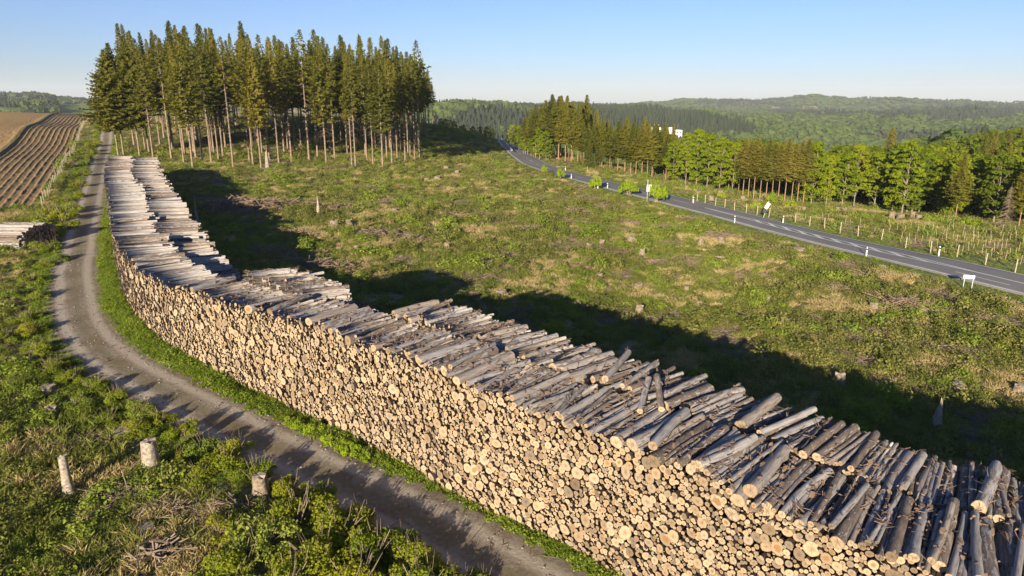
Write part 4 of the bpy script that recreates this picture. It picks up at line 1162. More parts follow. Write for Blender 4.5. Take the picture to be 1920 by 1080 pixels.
# brownish spruces
for k_, (bx, by, ty) in enumerate(sorted([(1392, 372, 262), (1402, 374, 268), (1412, 376, 260), (1424, 378, 270), (1435, 380, 264), (1446, 380, 270), (1458, 382, 266), (1470, 384, 262), (1483, 384, 270), (1494, 384, 266), (1505, 386, 262), (1384, 366, 275), (1365, 362, 270), (1655, 378, 240), (1612, 388, 282), (1630, 386, 285)])):
    p = at(bx, by - 1); p2 = at(bx, by - 5); h = height_for(p, ty)
    tree('spruce_tree', SPR_B[k_ % 3], (p[0], p[1], gz(p[0], p[1])), h / 18 * 1.2, h / 18, g.uniform(0, 6.28),
         'brownish drying spruce behind the plantation, %s from the left of that group' % ordinal(k_ + 1), 'tree', 'drying spruces behind the plantation')
# broadleaf trees along the far edge of the plantation
bl = [(1262, 345, 262), (1285, 350, 250), (1305, 352, 244), (1325, 356, 248), (1348, 360, 256), (1372, 364, 266), (1520, 386, 266), (1548, 388, 290), (1578, 388, 284), (1600, 390, 272), (1690, 404, 264), (1672, 400, 282), (1722, 402, 280),
      (1748, 406, 300), (1790, 412, 296), (1822, 410, 292), (1770, 410, 310), (1850, 412, 318), (1900, 418, 330)]
for k_, (bx, by, ty) in enumerate(sorted(bl)):
    p = at(bx, by); h = height_for(p, ty)
    tree('broadleaf_tree', BEE[k_ % 4], (p[0], p[1], gz(p[0], p[1])), h / 14 * g.uniform(.78, 1.0), h / 14, g.uniform(0, 6.28),
         'fresh green broadleaf tree at the plantation\'s far edge, %s from left' % ordinal(k_ + 1), 'tree', 'broadleaf trees at the plantation edge')
# dead spruce at the right edge
p = at(1882, 432)
tr_, _, _ = spruce_meshes(161, 25, .9, 1, .2); mbd = MB(); gg = np.random.default_rng(8)
for _ in range(210):
    f = .06 + .84 * (_ + gg.random()) / 210; a = gg.uniform(0, 6.28); L = 5.2 * (1 - f) + .6; d = np.array([math.cos(a), math.sin(a), 0]); t = np.linspace(0, 1, 4)[:, None]
    mbd.tube(d * L * t + np.array([0, 0, 1.]) * (25 * f - L * .55 * t ** 1.3), [.07, .05, .035, .015], 3, False)
hh = height_for(p, 340)
o = empty('dead_spruce', (p[0], p[1], gz(p[0], p[1])), 0, 'bare dead spruce with drooping grey branches near the right edge', 'tree'); o.scale = (hh / 25,) * 3
link('trunk', tr_, o); mbd.build('dead_branches', M['twig'], o)
# fill rows behind
DUSED = []
n_back = 0
for it in range(6000):
    px = g.uniform(1255, 2010); az = math.atan2(px - 960, 1327); rr = g.uniform(118, 345)
    x, y = rr * math.sin(az), rr * math.cos(az)
    edge = np.interp(px, [1255, 1500, 1900, 2010], [165, 140, 112, 112])
    if rr < edge: continue
    if px < 1650 and rr > 300: continue
    if DUSED and min(math.hypot(x - q[0], y - q[1]) for q in DUSED) < 6.2 * rr ** .5 / 13: continue
    DUSED.append((x, y)); n_back += 1
    h = g.uniform(11, 14.5)
    z = gz(x, y)
    if z + h > 0 and px < 1420: h = max(8, -z - 1)
    yc_ = float(np.interp(px, [1255, 1330, 1500, 1700, 1760, 1850, 1920, 2010], [256, 250, 272, 272, 272, 250, 240, 232])); yc_ = max(yc_, 288) if (rr < 185 and px > 1500) else yc_
    h = max(4.5, min(h * 1.3, height_for((x, y, z), yc_ + g.uniform(-3, 9))))
    if 1205 < px < 1300: h = max(4, min(h, height_for((x, y, z), 258)))
    kind = fbm(np.array([x / 30]), np.array([y / 30]), 8, 2)[0]
    if kind > .70:
        tree('spruce_tree', SPR_B[it % 3] if it % 2 else SPR_R[it % 4], (x, y, z), h / 18 * 1.1, h / 18 * 1.05, g.uniform(0, 6.28), 'spruce among the broadleaf trees on the falling slope at right', 'tree', 'trees on the right hand slope')
    else:
        tree('broadleaf_tree', (BEE[it % 4] if kind < .42 else DEC[it % 3]), (x, y, z), h / 14 * g.uniform(1.1, 1.4), h / 14, g.uniform(0, 6.28), 'rounded green broadleaf tree on the falling wooded slope at right', 'tree', 'trees on the right hand slope')
    if n_back >= 250: break
print('slope trees', n_back, len(DUSED))
# trees round the far end of the road and on the ridge
mid = [(826, 241, 222, 0), (834, 243, 223, 1), (843, 245, 225, 0), (851, 246, 227, 2), (862, 249, 236, 0), (868, 250, 234, 1), (886, 252, 237, 3), (900, 256, 238, 0), (912, 258, 237, 1), (922, 262, 240, 0), (945, 272, 230, 2), (955, 278, 232, 0), (962, 286, 236, 1),
       (970, 288, 240, 0), (980, 292, 245, 2), (990, 297, 238, 0), (1002, 300, 246, 1), (938, 262, 236, 1)]
for k_, (bx, by, ty, v) in enumerate(mid):
    p = at(bx, by); 
    if bx < 930: p = np.array([(bx - 960) / 1327 * 292, 292, 0]); p[2] = gz(p[0], p[1])
    elif bx > 936: p[0] += 3
    h = max(2.5, height_for(p, ty))
    tree('broadleaf_tree', BEE[k_ % 4] if v != 3 else DEC[0], (p[0], p[1], gz(p[0], p[1])), h / 14 * 1.15, h / 14, g.uniform(0, 6.28),
         'small leafy tree by the far end of the road, %s from the left there' % ordinal(k_ + 1), 'tree', 'small trees by the far end of the road')
# saplings by the road
for k_, (bx, by, ty, w) in enumerate([(1020, 326, 305, 1.0), (1051, 336, 313, .8), (1116, 354, 323, 1.1), (1179, 366, 333, 1.7), (1231, 378, 332, 1.7)]):
    p = at(bx, by); h = height_for(p, ty)
    o = tree('roadside_sapling', SAP[k_ % 2], (p[0], p[1], gz(p[0], p[1]) - .1), w, h / 1.15, g.uniform(0, 6.28),
             'bright green sapling on the near road verge, %s from left' % ordinal(k_ + 1), 'sapling', 'saplings along the near road verge', ('stems', 'foliage', 'x'))
# ------------------------------------------------------------------ bushes
def bush(px, py, w, h, v, label, group, kinds=BUSH, nm='bush'):
    p = at(px, py)
    return tree(nm, kinds[v % len(kinds)], (p[0], p[1], gz(p[0], p[1]) - .1), w, h, g.uniform(0, 6.28), label, 'bush', group, ('stems', 'foliage', 'x'), (g.normal(0, .06), g.normal(0, .06)))
nb_list = [(560, 985, 1.25, 1.3), (640, 1010, 1.2, 1.3), (500, 1030, 1.2, 1.1), (590, 1060, 1.3, 1.2), (700, 1050, 1.2, 1.25), (780, 1065, 1.0, 1.0), (450, 1075, 1.2, 1.0), (540, 1110, 1.3, 1.2), (660, 1110, 1.3, 1.3), (790, 1120, 1.2, 1.2),
           (860, 1110, .8, .8), (830, 1082, .7, .7), (900, 1098, .7, .6), (600, 940, .8, .85), (540, 925, .8, .85), (675, 985, .8, .9), (745, 1025, .8, .8), (420, 1010, .9, .7)]
for k_, (px, py, w, h) in enumerate(sorted(nb_list)):
    bush(px, py, w, h, k_, 'yellow-green bush in the bottom left thicket, %s from the left' % ordinal(k_ + 1), 'bushes of the bottom left thicket')
lb = [(480, 900, .9, 1.0), (420, 880, .9, 1.0), (440, 850, .85, .9), (385, 850, .9, .9), (345, 815, .8, .9), (300, 795, .75, .8), (260, 775, .8, .8), (330, 860, .7, .7), (215, 750, .8, .8), (180, 735, .9, .9), (140, 712, .9, .8), (100, 690, .9, .8), (75, 660, .9, .9),
      (60, 628, .9, .9), (50, 600, 1.0, .9), (200, 790, .9, .7), (150, 765, .9, .7), (250, 815, .8, .7), (370, 900, .8, .7), (40, 690, 1.0, .8), (10, 640, 1.1, .8), (75, 560, .9, .8), (60, 530, .9, .8), (20, 560, 1.1, .8),
      (105, 700, .8, .8), (120, 640, .01, .01)]
lb = [q for q in lb if q[2] > .1]
for k_, (px, py, w, h) in enumerate(sorted(lb)):
    bush(px, py, w, h, k_ + 1, 'leafy bush on the left verge of the track, %s from the left' % ordinal(k_ + 1), 'bushes on the left verge of the track')
vb = [(118, 415, 1.6, 1.6), (100, 405, 1.5, 1.4), (130, 430, 1.2, 1.2), (80, 415, 1.6, 1.0), (45, 420, 1.6, .9), (15, 425, 1.6, .9), (135, 400, 1.3, 1.3), (112, 490, .9, .9), (85, 500, .9, .8), (70, 470, .8, .8), (98, 470, 1.0, 1.1), (150, 350, 1.3, 1.2), (157, 330, 1.4, 1.2), (163, 310, 1.4, 1.3), (145, 370, 1.2, 1.0),
      (172, 290, 1.5, 1.4), (168, 300, 1.3, 1.2), (178, 275, 1.8, 1.6), (160, 285, 1.6, 1.4), (135, 395, 1.2, 1.2), (120, 380, 1.2, .9)]
for k_, (px, py, w, h) in enumerate(sorted(vb)):
    bush(px, py, w, h, k_, 'low green bush between the ploughed field and the track, %s from the left' % ordinal(k_ + 1), 'bushes between field and track')
pb = [(560, 800, .45, .5), (590, 810, .5, .6), (620, 828, .5, .55), (645, 838, .4, .5), (690, 860, .35, .5), (660, 850, .45, .55), (540, 790, .4, .4)]
for k_, (px, py, w, h) in enumerate(sorted(pb)):
    bush(px, py, w, h, k_, 'small bright bush at the foot of the pile face, %s from the left' % ordinal(k_ + 1), 'small bushes at the foot of the pile', SAP)
rb_ = [(1440, 396, 1.2, 1.6), (1415, 392, 1.3, 1.5), (1452, 400, .9, 1.3), (1355, 372, 1.4, 1.4), (1330, 366, 1.4, 1.4), (1308, 358, 1.5, 1.6), (1380, 378, 1.3, 1.3), (1480, 390, 1.3, 1.6), (1450, 382, 1.6, 2.2), (1270, 350, 1.8, 2.0), (1520, 400, 1.3, 1.3),
       (1550, 402, 1.5, 1.4), (1590, 404, 1.5, 1.5), (1620, 408, 1.4, 1.3), (1780, 418, 1.8, 1.8), (1820, 424, 1.8, 1.8), (1850, 428, 1.4, 1.5), (1900, 436, 1.5, 1.4), (1640, 408, 1.3, 1.2), (1740, 418, 1.5, 1.4), (1865, 410, 2.0, 2.4)]
for k_, (px, py, w, h) in enumerate(sorted(rb_)):
    bush(px, py, w * .8, h * .75, k_, 'yellow-green bush beyond the road, %s from the left' % ordinal(k_ + 1), 'bushes beyond the road', SAP if k_ % 2 else BUSHW)

# ------------------------------------------------------------------ stumps, snags, branch piles
def stump(px, py, dia, h, label, tall=False, flare=.35, mat='stump', spike=False, group=None, seed=0):
    p = at(px, py); gg = np.random.default_rng(int(px * 7 + py))
    o = empty('tree_stump', (p[0], p[1], gz(p[0], p[1])), gg.uniform(0, 6.28), label, 'stump', group)
    n = 14; a = np.arange(n) * 2 * math.pi / n; r_ = dia / 2
    hs = np.array([-.2, .0, .12, .3, .6, 1.0]) * h if not tall else np.array([-.1, 0, .1, .25, .6, 1.0]) * h
    hs[0] = -.2
    k_ = np.exp(-np.maximum(hs, 0) / (.22 + .1 * h)) * flare
    root = 1 + .5 * np.maximum(0, np.cos(a * 2.5 + gg.uniform(0, 6)))
    flute = 1 + .07 * np.cos(a * 5 + gg.uniform(0, 6)) + .05 * np.cos(a * 3 + gg.uniform(0, 6))
    rr = r_ * (1 + k_[:, None] * root[None] * 1.3) * flute[None] * (1 + gg.normal(0, .035, (len(hs), n)))
    topj = gg.normal(0, .05 * h if spike else .03, n)
    V = np.stack([rr * np.cos(a), rr * np.sin(a), np.repeat(hs[:, None], n, 1)], -1)
    V[-1, :, 2] += topj
    if spike: V[-1, :4, 2] += h * .5; V[-1, :, :2] *= .55
    j = np.arange(n); j2 = (j + 1) % n
    Q = np.vstack([np.stack([i * n + j, i * n + j2, (i + 1) * n + j2, (i + 1) * n + j], 1) for i in range(len(hs) - 1)])
    link('bark', mesh_np('bark', V.reshape(-1, 3), [Q], [M[mat]], smooth=True), o)
    c = V[-1].mean(0); VV = np.vstack([[c], V[-1]])
    link('cut_top', mesh_np('cut_top', VV, [np.stack([np.zeros(n, int), 1 + j, 1 + j2], 1)], [M['stump_top']]), o)
    return o
stump(130, 925, .30, 1.75, 'tall slim pale stump standing alone at the lower left', True, .5, 'grey_wood')
stump(287, 884, .56, 1.4, 'tall thick pale grey stump left of the track bushes', True, .35, 'grey_wood')
stump(489, 928, .5, .8, 'broad cut stump half hidden in the bushes beside the track', True, .45, 'stump')
for (px, py, d_, h_, l_) in [(90, 735, .6, .4, 'low pale stump in the grass left of the track'), (98, 778, .5, .45, 'short pale stump with spreading roots below another on the left'), (232, 815, .7, .2, 'flat sawn stump in the twigs above the thick grey stump'),
        (268, 998, .6, .2, 'low bleached stump remnant in the bottom left grass'), (820, 337, 1.0, .7, 'small stump near the top of the clearing below the left stand\'s right end'), (837, 316, 1.0, .6, 'pale stump in the upper clearing nearest the dark slope'),
        (857, 326, .8, .9, 'upright pale stump in the upper clearing just right of two others'), (892, 331, .8, .4, 'flat pale stump in the upper middle clearing'), (967, 388, .8, .6, 'stump in the middle of the upper clearing'),
        (1105, 466, .5, .6, 'short straight stump left of a pair in mid clearing'), (1129, 458, .5, .5, 'broken stump between two straight ones in mid clearing'), (1184, 457, .9, .9, 'large ragged brown stump in mid clearing'), (1204, 477, .5, .6, 'small square-cut stump right of the ragged one'),
        (1314, 459, .5, .8, 'dark upright stump by the branch heap nearest the road'), (1352, 454, .6, .6, 'stump at the foot of the slanting dead branches'), (1328, 446, .5, .4, 'tiny pale stump behind the dark upright one'),
        (1497, 475, 1.0, .6, 'big pale round stump on the bare patch near the road'), (1124, 522, .5, .4, 'pale stump in the lower middle clearing'), (1197, 543, .6, .4, 'bright square stump in the lower clearing'), (1287, 546, .4, .4, 'small white stump in the lower clearing'),
        (1311, 572, .4, .5, 'narrow stump in the lower clearing above the shadow edge'), (1484, 507, .5, .4, 'bleached stump on the brown branches near the road'), (1637, 583, .5, .4, 'pale stump left of the branch heap below the sign'), (1199, 588, .5, .7, 'pale stump on the edge of the pile\'s shadow'),
        (1304, 424, .5, .4, 'little stump in the upper right clearing'), (1062, 556, .5, .3, 'low stump in the lower left of the lit clearing'), (628, 428, 1.0, .9, 'ragged stump in the twigs left of another, below the forest'), (655, 426, .7, .7, 'stump at the right end of the twig strip below the forest'),
        (838, 467, .5, .7, 'upright stump in the left middle of the clearing'), (668, 470, .4, .6, 'stump in the left clearing near the shadow edge'), (940, 557, .7, .5, 'broad stump right at the shadow edge in the middle'),
        (800, 338, .7, .4, 'low stump left in the upper clearing'), (990, 465, .4, .3, 'small pale stump in the very middle of the clearing'), (1912, 730, .5, .5, 'stump cut by the right picture edge'), (1572, 724, .5, .75, 'grey straight stump standing above the pile\'s shadow at right'),
        (1350, 368, .8, .9, 'white stump beyond the road, leftmost of the plantation ones'), (1392, 378, .8, 1.0, 'grey stump beyond the road behind the bushes'), (1507, 397, .6, .6, 'white stump beyond the road in the middle of the green strip'),
        (1570, 397, .6, .7, 'grey stump in the plantation, left one of a pair'), (1583, 399, .6, .7, 'white stump in the plantation, right one of a pair'), (1671, 411, .8, 1.3, 'tall white stump below the large beech'), (1688, 412, 1.0, .9, 'broken white stump right of the tall one'),
        (1710, 412, .7, 1.2, 'grey tall stump between white ones at the wood edge'), (1722, 414, .8, .9, 'white double stump at the right of the stump row'), (1303, 361, .7, .7, 'pale stump beside the fence beyond the road\'s bend'), (1333, 375, .7, .7, 'stump just inside the wire fence beyond the road'),
        (1620, 608, .4, .25, 'flat stump low in the right clearing'), (1440, 560, .4, .3, 'little stump lost in the shrubs right of centre'), (1795, 720, .5, .2, 'low stump by the lying log at right'), (740, 400, .6, .4, 'stump in the upper left clearing'), (905, 420, .5, .4, 'stump in the shrubs in the upper middle clearing')]:
    stump(px, py, d_, h_, l_, group='stumps')
for (px, py, d_, h_, l_) in [(598, 405, .35, 1.6, 'splintered pointed snag in the lit strip below the left stand'), (502, 317, .6, 3.0, 'pointed white snag at the edge of the left stand'), (370, 425, .35, 2.2, 'grey splintered snag in the pile\'s shadow'), (1755, 800, .3, 1.0, 'leaning splintered snag in the shadow at right')]:
    stump(px, py, d_, h_, l_, True, .6, 'grey_wood', True)
def brush(px, py, wx, wy, h, n, label, th=.02, mat='slash', L=2.0):
    p = at(px, py); gg = np.random.default_rng(int(px + py * 3)); mb = MB()
    cx_ = gg.normal(0, wx * .4, n); cy_ = gg.normal(0, wy * .4, n); cz_ = ground_z(p[0] + cx_, p[1] + cy_)
    for q_ in range(n):
        c = np.array([cx_[q_], cy_[q_], 0]); c[2] = cz_[q_] - p[2] + gg.uniform(0, h) * math.exp(-(c[0] / wx) ** 2 - (c[1] / wy) ** 2)
        a = gg.uniform(0, 6.28); l = L * gg.uniform(.25, 1); d = np.array([math.cos(a), math.sin(a), gg.normal(.05, .3)]); k_ = gg.normal(0, .12, 3)
        mb.tube([c - d * l / 2, c + k_ * l * .6, c + d * l / 2], [th * 1.4, th, th * .4], 4, False)
    o = mb.build('brush_pile', M[mat], None, p); return set_tag(o, label, 'brush pile', 'heaps of dead branches')
brush(450, 392, 6, 5, 1.2, 520, 'big heap of dead branches half in shadow left of the clearing', .04, L=3)
brush(560, 385, 5, 3, .5, 240, 'strip of lit brown branches right of the big heap', .035, L=2.5)
brush(600, 500, 5, 2, .6, 300, 'grey branch heap on the shadow edge in the left clearing', .03, L=2.5)
brush(500, 475, 4, 2, .5, 200, 'dark twig heap in the shadow behind the pile', .03, L=2.5)
brush(640, 580, 4, 1.5, .5, 220, 'grey twigs in deep shadow right behind the pile', .025, L=2)
brush(1350, 448, 2, 1.2, .7, 130, 'slanting dead branches near the road in the right clearing', .03, L=2.6)
brush(1480, 470, 3.5, 2, .4, 240, 'low brown branch heap round the big pale stump', .025, L=1.8)
brush(1700, 580, 2.6, 1.5, .8, 320, 'tangled heap of dry branches below the road sign', .022, L=2)
brush(1080, 400, 2.5, 2, .7, 160, 'reddish branch heap in the upper middle clearing', .035, L=2)
brush(720, 440, 3, 2, .4, 170, 'pinkish branch heap in the left middle of the clearing', .03, L=2)
brush(980, 590, 1.2, .8, .4, 60, 'few dry branches at the shadow edge in the middle', .02, L=1.5)
brush(1100, 580, 1.2, .8, .4, 60, 'thin twig heap beside the pale shadow edge stump', .02, L=1.5)
brush(220, 930, 2.0, 1.0, .35, 210, 'dry twig litter between the two tall stumps', .014, 'twig', 1.2)
brush(310, 960, 2.2, .9, .3, 230, 'pale branch litter below the thick grey stump', .013, 'twig', 1.1)
brush(420, 960, 1.6, .8, .35, 170, 'brown branch litter left of the leafy thicket', .013, 'twig', 1.1)
brush(150, 830, 2.4, 1.4, .25, 200, 'faded branch litter above the slim tall stump', .014, 'twig', 1.1)
brush(300, 1050, 1.3, .8, .55, 120, 'uprooted stump roots and twigs at the bottom edge', .028, 'twig', 1.0)
for k_, (bx_, by_, w_) in enumerate([(640, 393, 3.5), (770, 452, 3), (850, 402, 3), (1230, 492, 1.8), (1290, 412, 2.5), (1560, 545, 1.6), (1625, 520, 2.2), (900, 498, 2.2), (1400, 520, 2), (1655, 625, 1.3), (560, 438, 3), (880, 556, 1.6), (1080, 505, 2), (1180, 420, 2.6), (1000, 430, 2.2), (1480, 610, 1.2), (1840, 600, 1.6)]):
    brush(bx_, by_, w_, w_ * .45, .35, int(60 + 35 * w_), 'loose brown branch litter in the clearing, %s such patch' % ordinal(k_ + 1), .02 + .0015 * (600 - by_) / 20, L=1.7)
def lying(px, py, L, r_, rz, label):
    p = at(px, py); mb = MB(); t = np.linspace(-.5, .5, 5)
    mb.tube([(L * q * math.cos(rz), L * q * math.sin(rz), r_ * .8 + .05) for q in t], r_, 9, True, .06)
    o = mb.build('fallen_log', M['grey_wood'], None, (p[0], p[1], gz(p[0], p[1])), False); return set_tag(o, label, 'fallen log', 'logs lying in the clearing')
lying(1785, 726, 1.2, .1, -.2, 'short pale log lying in the lit grass near the right edge')
lying(1745, 586, 1.8, .12, .0, 'pale log lying in front of the branch heap below the sign')
lying(375, 440, 3.2, .14, .25, 'grey log lying behind the pile in the shadow')
lying(700, 466, 2.0, .1, -.5, 'thin pale log lying in the left clearing')
lying(820, 470, 2.2, .1, -.4, 'thin log lying left of the upright stump')
lying(1330, 482, 4.5, .07, -.35, 'long thin pole lying in the right clearing')
lying(1010, 340, 3.0, .15, .3, 'pale log lying in the upper clearing')

# ------------------------------------------------------------------ road furniture and fences
def delineator(px, py, label):
    p = at(px, py); z = gz(p[0], p[1])
    o = empty('delineator_post', (p[0], p[1], z), math.atan2(df[1], df[0]), label, 'marker post', 'white marker posts along the road')
    mb = MB(); mb.tube([(0, 0, -.2), (0, 0, .70)], .06, 6); mb.build('post', M['white'], o)
    mb = MB(); mb.tube([(0, 0, .70), (0, 0, .86)], .0605, 6); mb.build('black_band', M['black'], o)
    mb = MB(); mb.tube([(0, 0, .86), (0, 0, 1.0)], [.06, .045], 6); mb.build('post_cap', M['white'], o)
for k_, (px, py) in enumerate([(1071, 335), (1139, 353), (1121, 354), (1377, 418), (1624, 480)]):
    delineator(px, py, 'white marker post with black band on the near road verge, %s from left' % ordinal(k_ + 1))
for k_, (px, py) in enumerate([(1101, 322), (1060, 320), (1300, 381), (1468, 418), (1760, 479)]):
    delineator(px, py, 'white marker post on the far road verge, %s of five from the left' % ordinal(k_ + 1))
def road_sign(px, py, w, h, zc, face, label, rot, name='road_sign'):
    p = at(px, py); o = empty(name, (p[0], p[1], gz(p[0], p[1])), rot, label, 'sign')
    for s_ in (-1, 1):
        mb = MB(); mb.tube([(s_ * w * .38, 0, -.3), (s_ * w * .38, 0, zc + h * .4)], .035, 8); mb.build('post', M['galv'], o)
    mb = MB(); mb.box((0, .05, zc), (w / 2, .012, h / 2)); mb.build('board', M[face], o)
    mb = MB()
    for s_ in (-1, 1): mb.box((0, .031, zc + s_ * h * .28), (w * .47, .007, .02))
    mb.build('rail', M['galv'], o)
    return o
road_sign(1814, 538, .82, .30, .95, 'white', 'small white rectangular sign on two posts at the near verge', -.35)
road_sign(1221, 377, 1.6, 1.1, 2.1, 'galv', 'large grey sign board seen from behind beside the saplings', -.3)
p = at(1213, 378); o = empty('marker_pole', (p[0], p[1], gz(p[0], p[1])), 0, 'slim tall white pole left of the grey sign board', 'pole')
mb = MB(); mb.tube([(0, 0, -.2), (0, 0, 3.3)], .045, 8); mb.build('post', M['galv'], o); mb = MB(); mb.tube([(0, 0, 3.3), (0, 0, 3.4)], [.085, .05], 8); mb.build('post_cap', M['galv'], o)
p = at(1431, 408); o = empty('covered_sign', (p[0], p[1], gz(p[0], p[1])), -.3, 'sign on a leaning thin pole, white sheeting above a black panel', 'sign'); o.rotation_euler = (0, .22, -.3)
mb = MB(); mb.tube([(0, 0, -.2), (0, 0, 2.4)], .035, 7); mb.build('post', M['galv'], o)
mb = MB(); mb.box((.0, -.06, 1.75), (.22, .02, .42), 0, Matrix.Rotation(.25, 3, 'Y')); mb.build('white_cover', M['sheet_white'], o)
mb = MB(); mb.box((-.12, -.05, 1.0), (.22, .02, .28)); mb.build('black_panel', M['black'], o)
# guard rail by the far end of the road
gr = [at(x, y) for x, y in ((939, 259), (946, 267), (953, 277), (961, 287))]
gp = [np.array([q[0], q[1], gz(q[0], q[1]) + .75]) for q in gr]
o = empty('guard_rail', (*gr[0][:2], gz(*gr[0][:2])), 0, 'metal guard rail along the far stretch of the road', 'guard rail')
mb = MB()
for a, b in zip(gp[:-1], gp[1:]):
    c = (a + b) / 2 - np.array(o.location); d = b - a; mb.box(c, (np.linalg.norm(d[:2]) / 2 + .05, .03, .17), math.atan2(d[1], d[0]))
mb.build('rail', M['galv'], o)
for a, b in zip(gp[:-1], gp[1:]):
    for t in (0.1, .4, .7):
        q = a * (1 - t) + b * t - np.array(o.location); mb = MB(); mb.box(q - [0, 0, .35], (.05, .05, .45)); mb.build('post', M['galv'], o)
def wire_fence(name, pts, ph, th, mat, label, wires, wr=.012, lean=.04):
    o = empty(name, (*pts[0][:2], gz(*pts[0][:2])), 0, label, 'fence'); base = np.array(o.location); tops = []
    gg = np.random.default_rng(len(pts))
    for q in pts:
        z = gz(q[0], q[1]); l = gg.normal(0, lean, 2); hh_ = ph * gg.uniform(.9, 1.1)
        P0 = np.array([q[0], q[1], z - .3]) - base; P1 = np.array([q[0] + l[0], q[1] + l[1], z + hh_]) - base
        tops.append((np.array([q[0], q[1], z]) - base, P1)); mb = MB(); mb.tube([P0, P1], th, 7); mb.build('post', M[mat], o)
    mb = MB()
    for (a, a1), (b, b1) in zip(tops[:-1], tops[1:]):
        for w in wires: mb.tube([a + (a1 - a) * w, b + (b1 - b) * w], wr, 3, False)
    mb.build('wire', M['galv'], o); return o
fp = [(1299, 381), (1307, 378), (1322, 382), (1341, 387), (1359, 389), (1377, 395), (1399, 399), (1419, 403), (1441, 408), (1491, 418), (1518, 424), (1546, 430), (1575, 437), (1609, 444), (1652, 453), (1698, 464), (1745, 473), (1794, 483), (1847, 498), (1903, 512)]
wire_fence('wire_fence', [at(x, y - 1)[:2] for x, y in fp], 1.35, .05, 'post', 'wire fence with pale wooden posts between the road and the plantation', (.3, .6, .95), .008)
ff_pts = [FENCE[0] + df * t for t in np.arange(-2, 150, 2.5)]
o = wire_fence('field_fence', ff_pts, 1.4, .04, 'post', 'pale grey wire mesh fence with closely set posts along the ploughed field', (.1, .3, .5, .7, .9), .012)
# plantation stakes
def in_plant(px, py): return py > np.interp(px, [1480, 1560, 1700, 1920], [409, 412, 424, 440]) and py < np.interp(px, [1480, 1560, 1700, 1920], [410, 425, 458, 502])
mb = MB(); mb.tube([(0, 0, -.15), (0, 0, 1.1)], .018, 5); stake_me = mb.mesh('plantation_stake', M['post'])
ns = 0; pts_ = []
for it in range(3000):
    px = g.uniform(1500, 1918) if g.random() < .35 else g.uniform(1690, 1918); py = g.uniform(405, 505)
    if not in_plant(px, py) or (pts_ and min(math.hypot((px - q[0]), (py - q[1]) * 1.6) for q in pts_) < 9): continue
    pts_.append((px, py)); p = at(px, py); ns += 1
    o = link('plantation_stake', stake_me, None, (p[0], p[1], gz(p[0], p[1]))); o.scale = (1, 1, g.uniform(.75, 1.25)); o.rotation_euler = (g.normal(0, .07), g.normal(0, .07), 0)
    set_tag(o, 'thin pale wooden stake standing in the green plantation beyond the road', 'stake', 'stakes of the plantation')
    if ns >= 95: break

# ------------------------------------------------------------------ buildings
def block(o, name, c, h, mat):
    mb = MB(); mb.box(c, h); return mb.build(name, mat, o)
def clinic():
    Y = 455; x0 = (1226 - 960) / 1327 * Y; x1 = (1277 - 960) / 1327 * Y; xc = (x0 + x1) / 2; z = gz(xc, Y)
    zt = 15 - (239 - 190) * .000727 * Y; hh_ = zt - z
    o = empty('apartment_building', (xc, Y, z), 0, 'long white flat-roofed building half hidden behind the trees in the valley', 'building')
    W = (x1 - x0) / 2
    a = block(o, 'wall', (-W * .35, 0, hh_ / 2 - 1), (W * .65, 6, hh_ / 2 + 1), M['wall_white'])
    b = block(o, 'wing', (W * .65, -1, hh_ / 2 - 1.7), (W * .35, 7, hh_ / 2 + .1), M['wall_white'])
    block(o, 'roof', (-W * .35, 0, hh_ + .2), (W * .66, 6.1, .2), M['roof'])
    block(o, 'rooftop_box', (-W * .7, 0, hh_ + 1.0), (W * .12, 2, .6), M['wall_white'])
    for fl in range(3):
        for k_ in range(9):
            x = -W * .95 + k_ * W * .135
            mb = MB(); mb.box((x, -6.02, hh_ - 1.7 - fl * 2.6), (W * .03, .05, .45)); f = mb.build('window', M['glass'], o)
        for k_ in range(3):
            mb = MB(); mb.box((W * (.42 + k_ * .23), -8.02, hh_ - 2.9 - fl * 2.6), (W * .07, .05, .5)); mb.build('window', M['glass'], o)
clinic()
def house(px, r_, w, h, label, cat='house'):
    az = math.atan2(px - 960, 1327); x, y = r_ * math.sin(az), r_ * math.cos(az); z = gz(x, y)
    o = empty('village_house', (x, y, z), -az + random.uniform(-.5, .5), label, cat, 'houses of the distant village')
    mb = MB(); mb.box((0, 0, h / 2 - 1), (w / 2, w * .35, h / 2 + 1)); mb.build('wall', M['wall_white'], o)
    mb = MB(); a = w / 2 * 1.08; b = w * .4; mb.add([(-a, -b, h), (a, -b, h), (a, b, h), (-a, b, h), (-a * .95, 0, h + w * .28), (a * .95, 0, h + w * .28)], [(0, 1, 5, 4), (2, 3, 4, 5), (0, 4, 3), (1, 2, 5), (0, 3, 2, 1)]); mb.build('roof', M['roof'], o)
for k_, (px, r_, w, h) in enumerate([(56, 1780, 15, 7), (69, 1760, 10, 6), (76, 1800, 9, 5), (83, 1740, 12, 6), (90, 1720, 11, 5), (97, 1800, 10, 6), (105, 1850, 10, 6), (112, 1830, 9, 5), (122, 1800, 14, 8), (124, 1700, 10, 5), (136, 1850, 11, 6), (148, 1800, 10, 5), (157, 1900, 10, 5)]):
    house(px, r_, w, h, 'tiny white house in the distant village at left, %s from the left' % ordinal(k_ + 1))

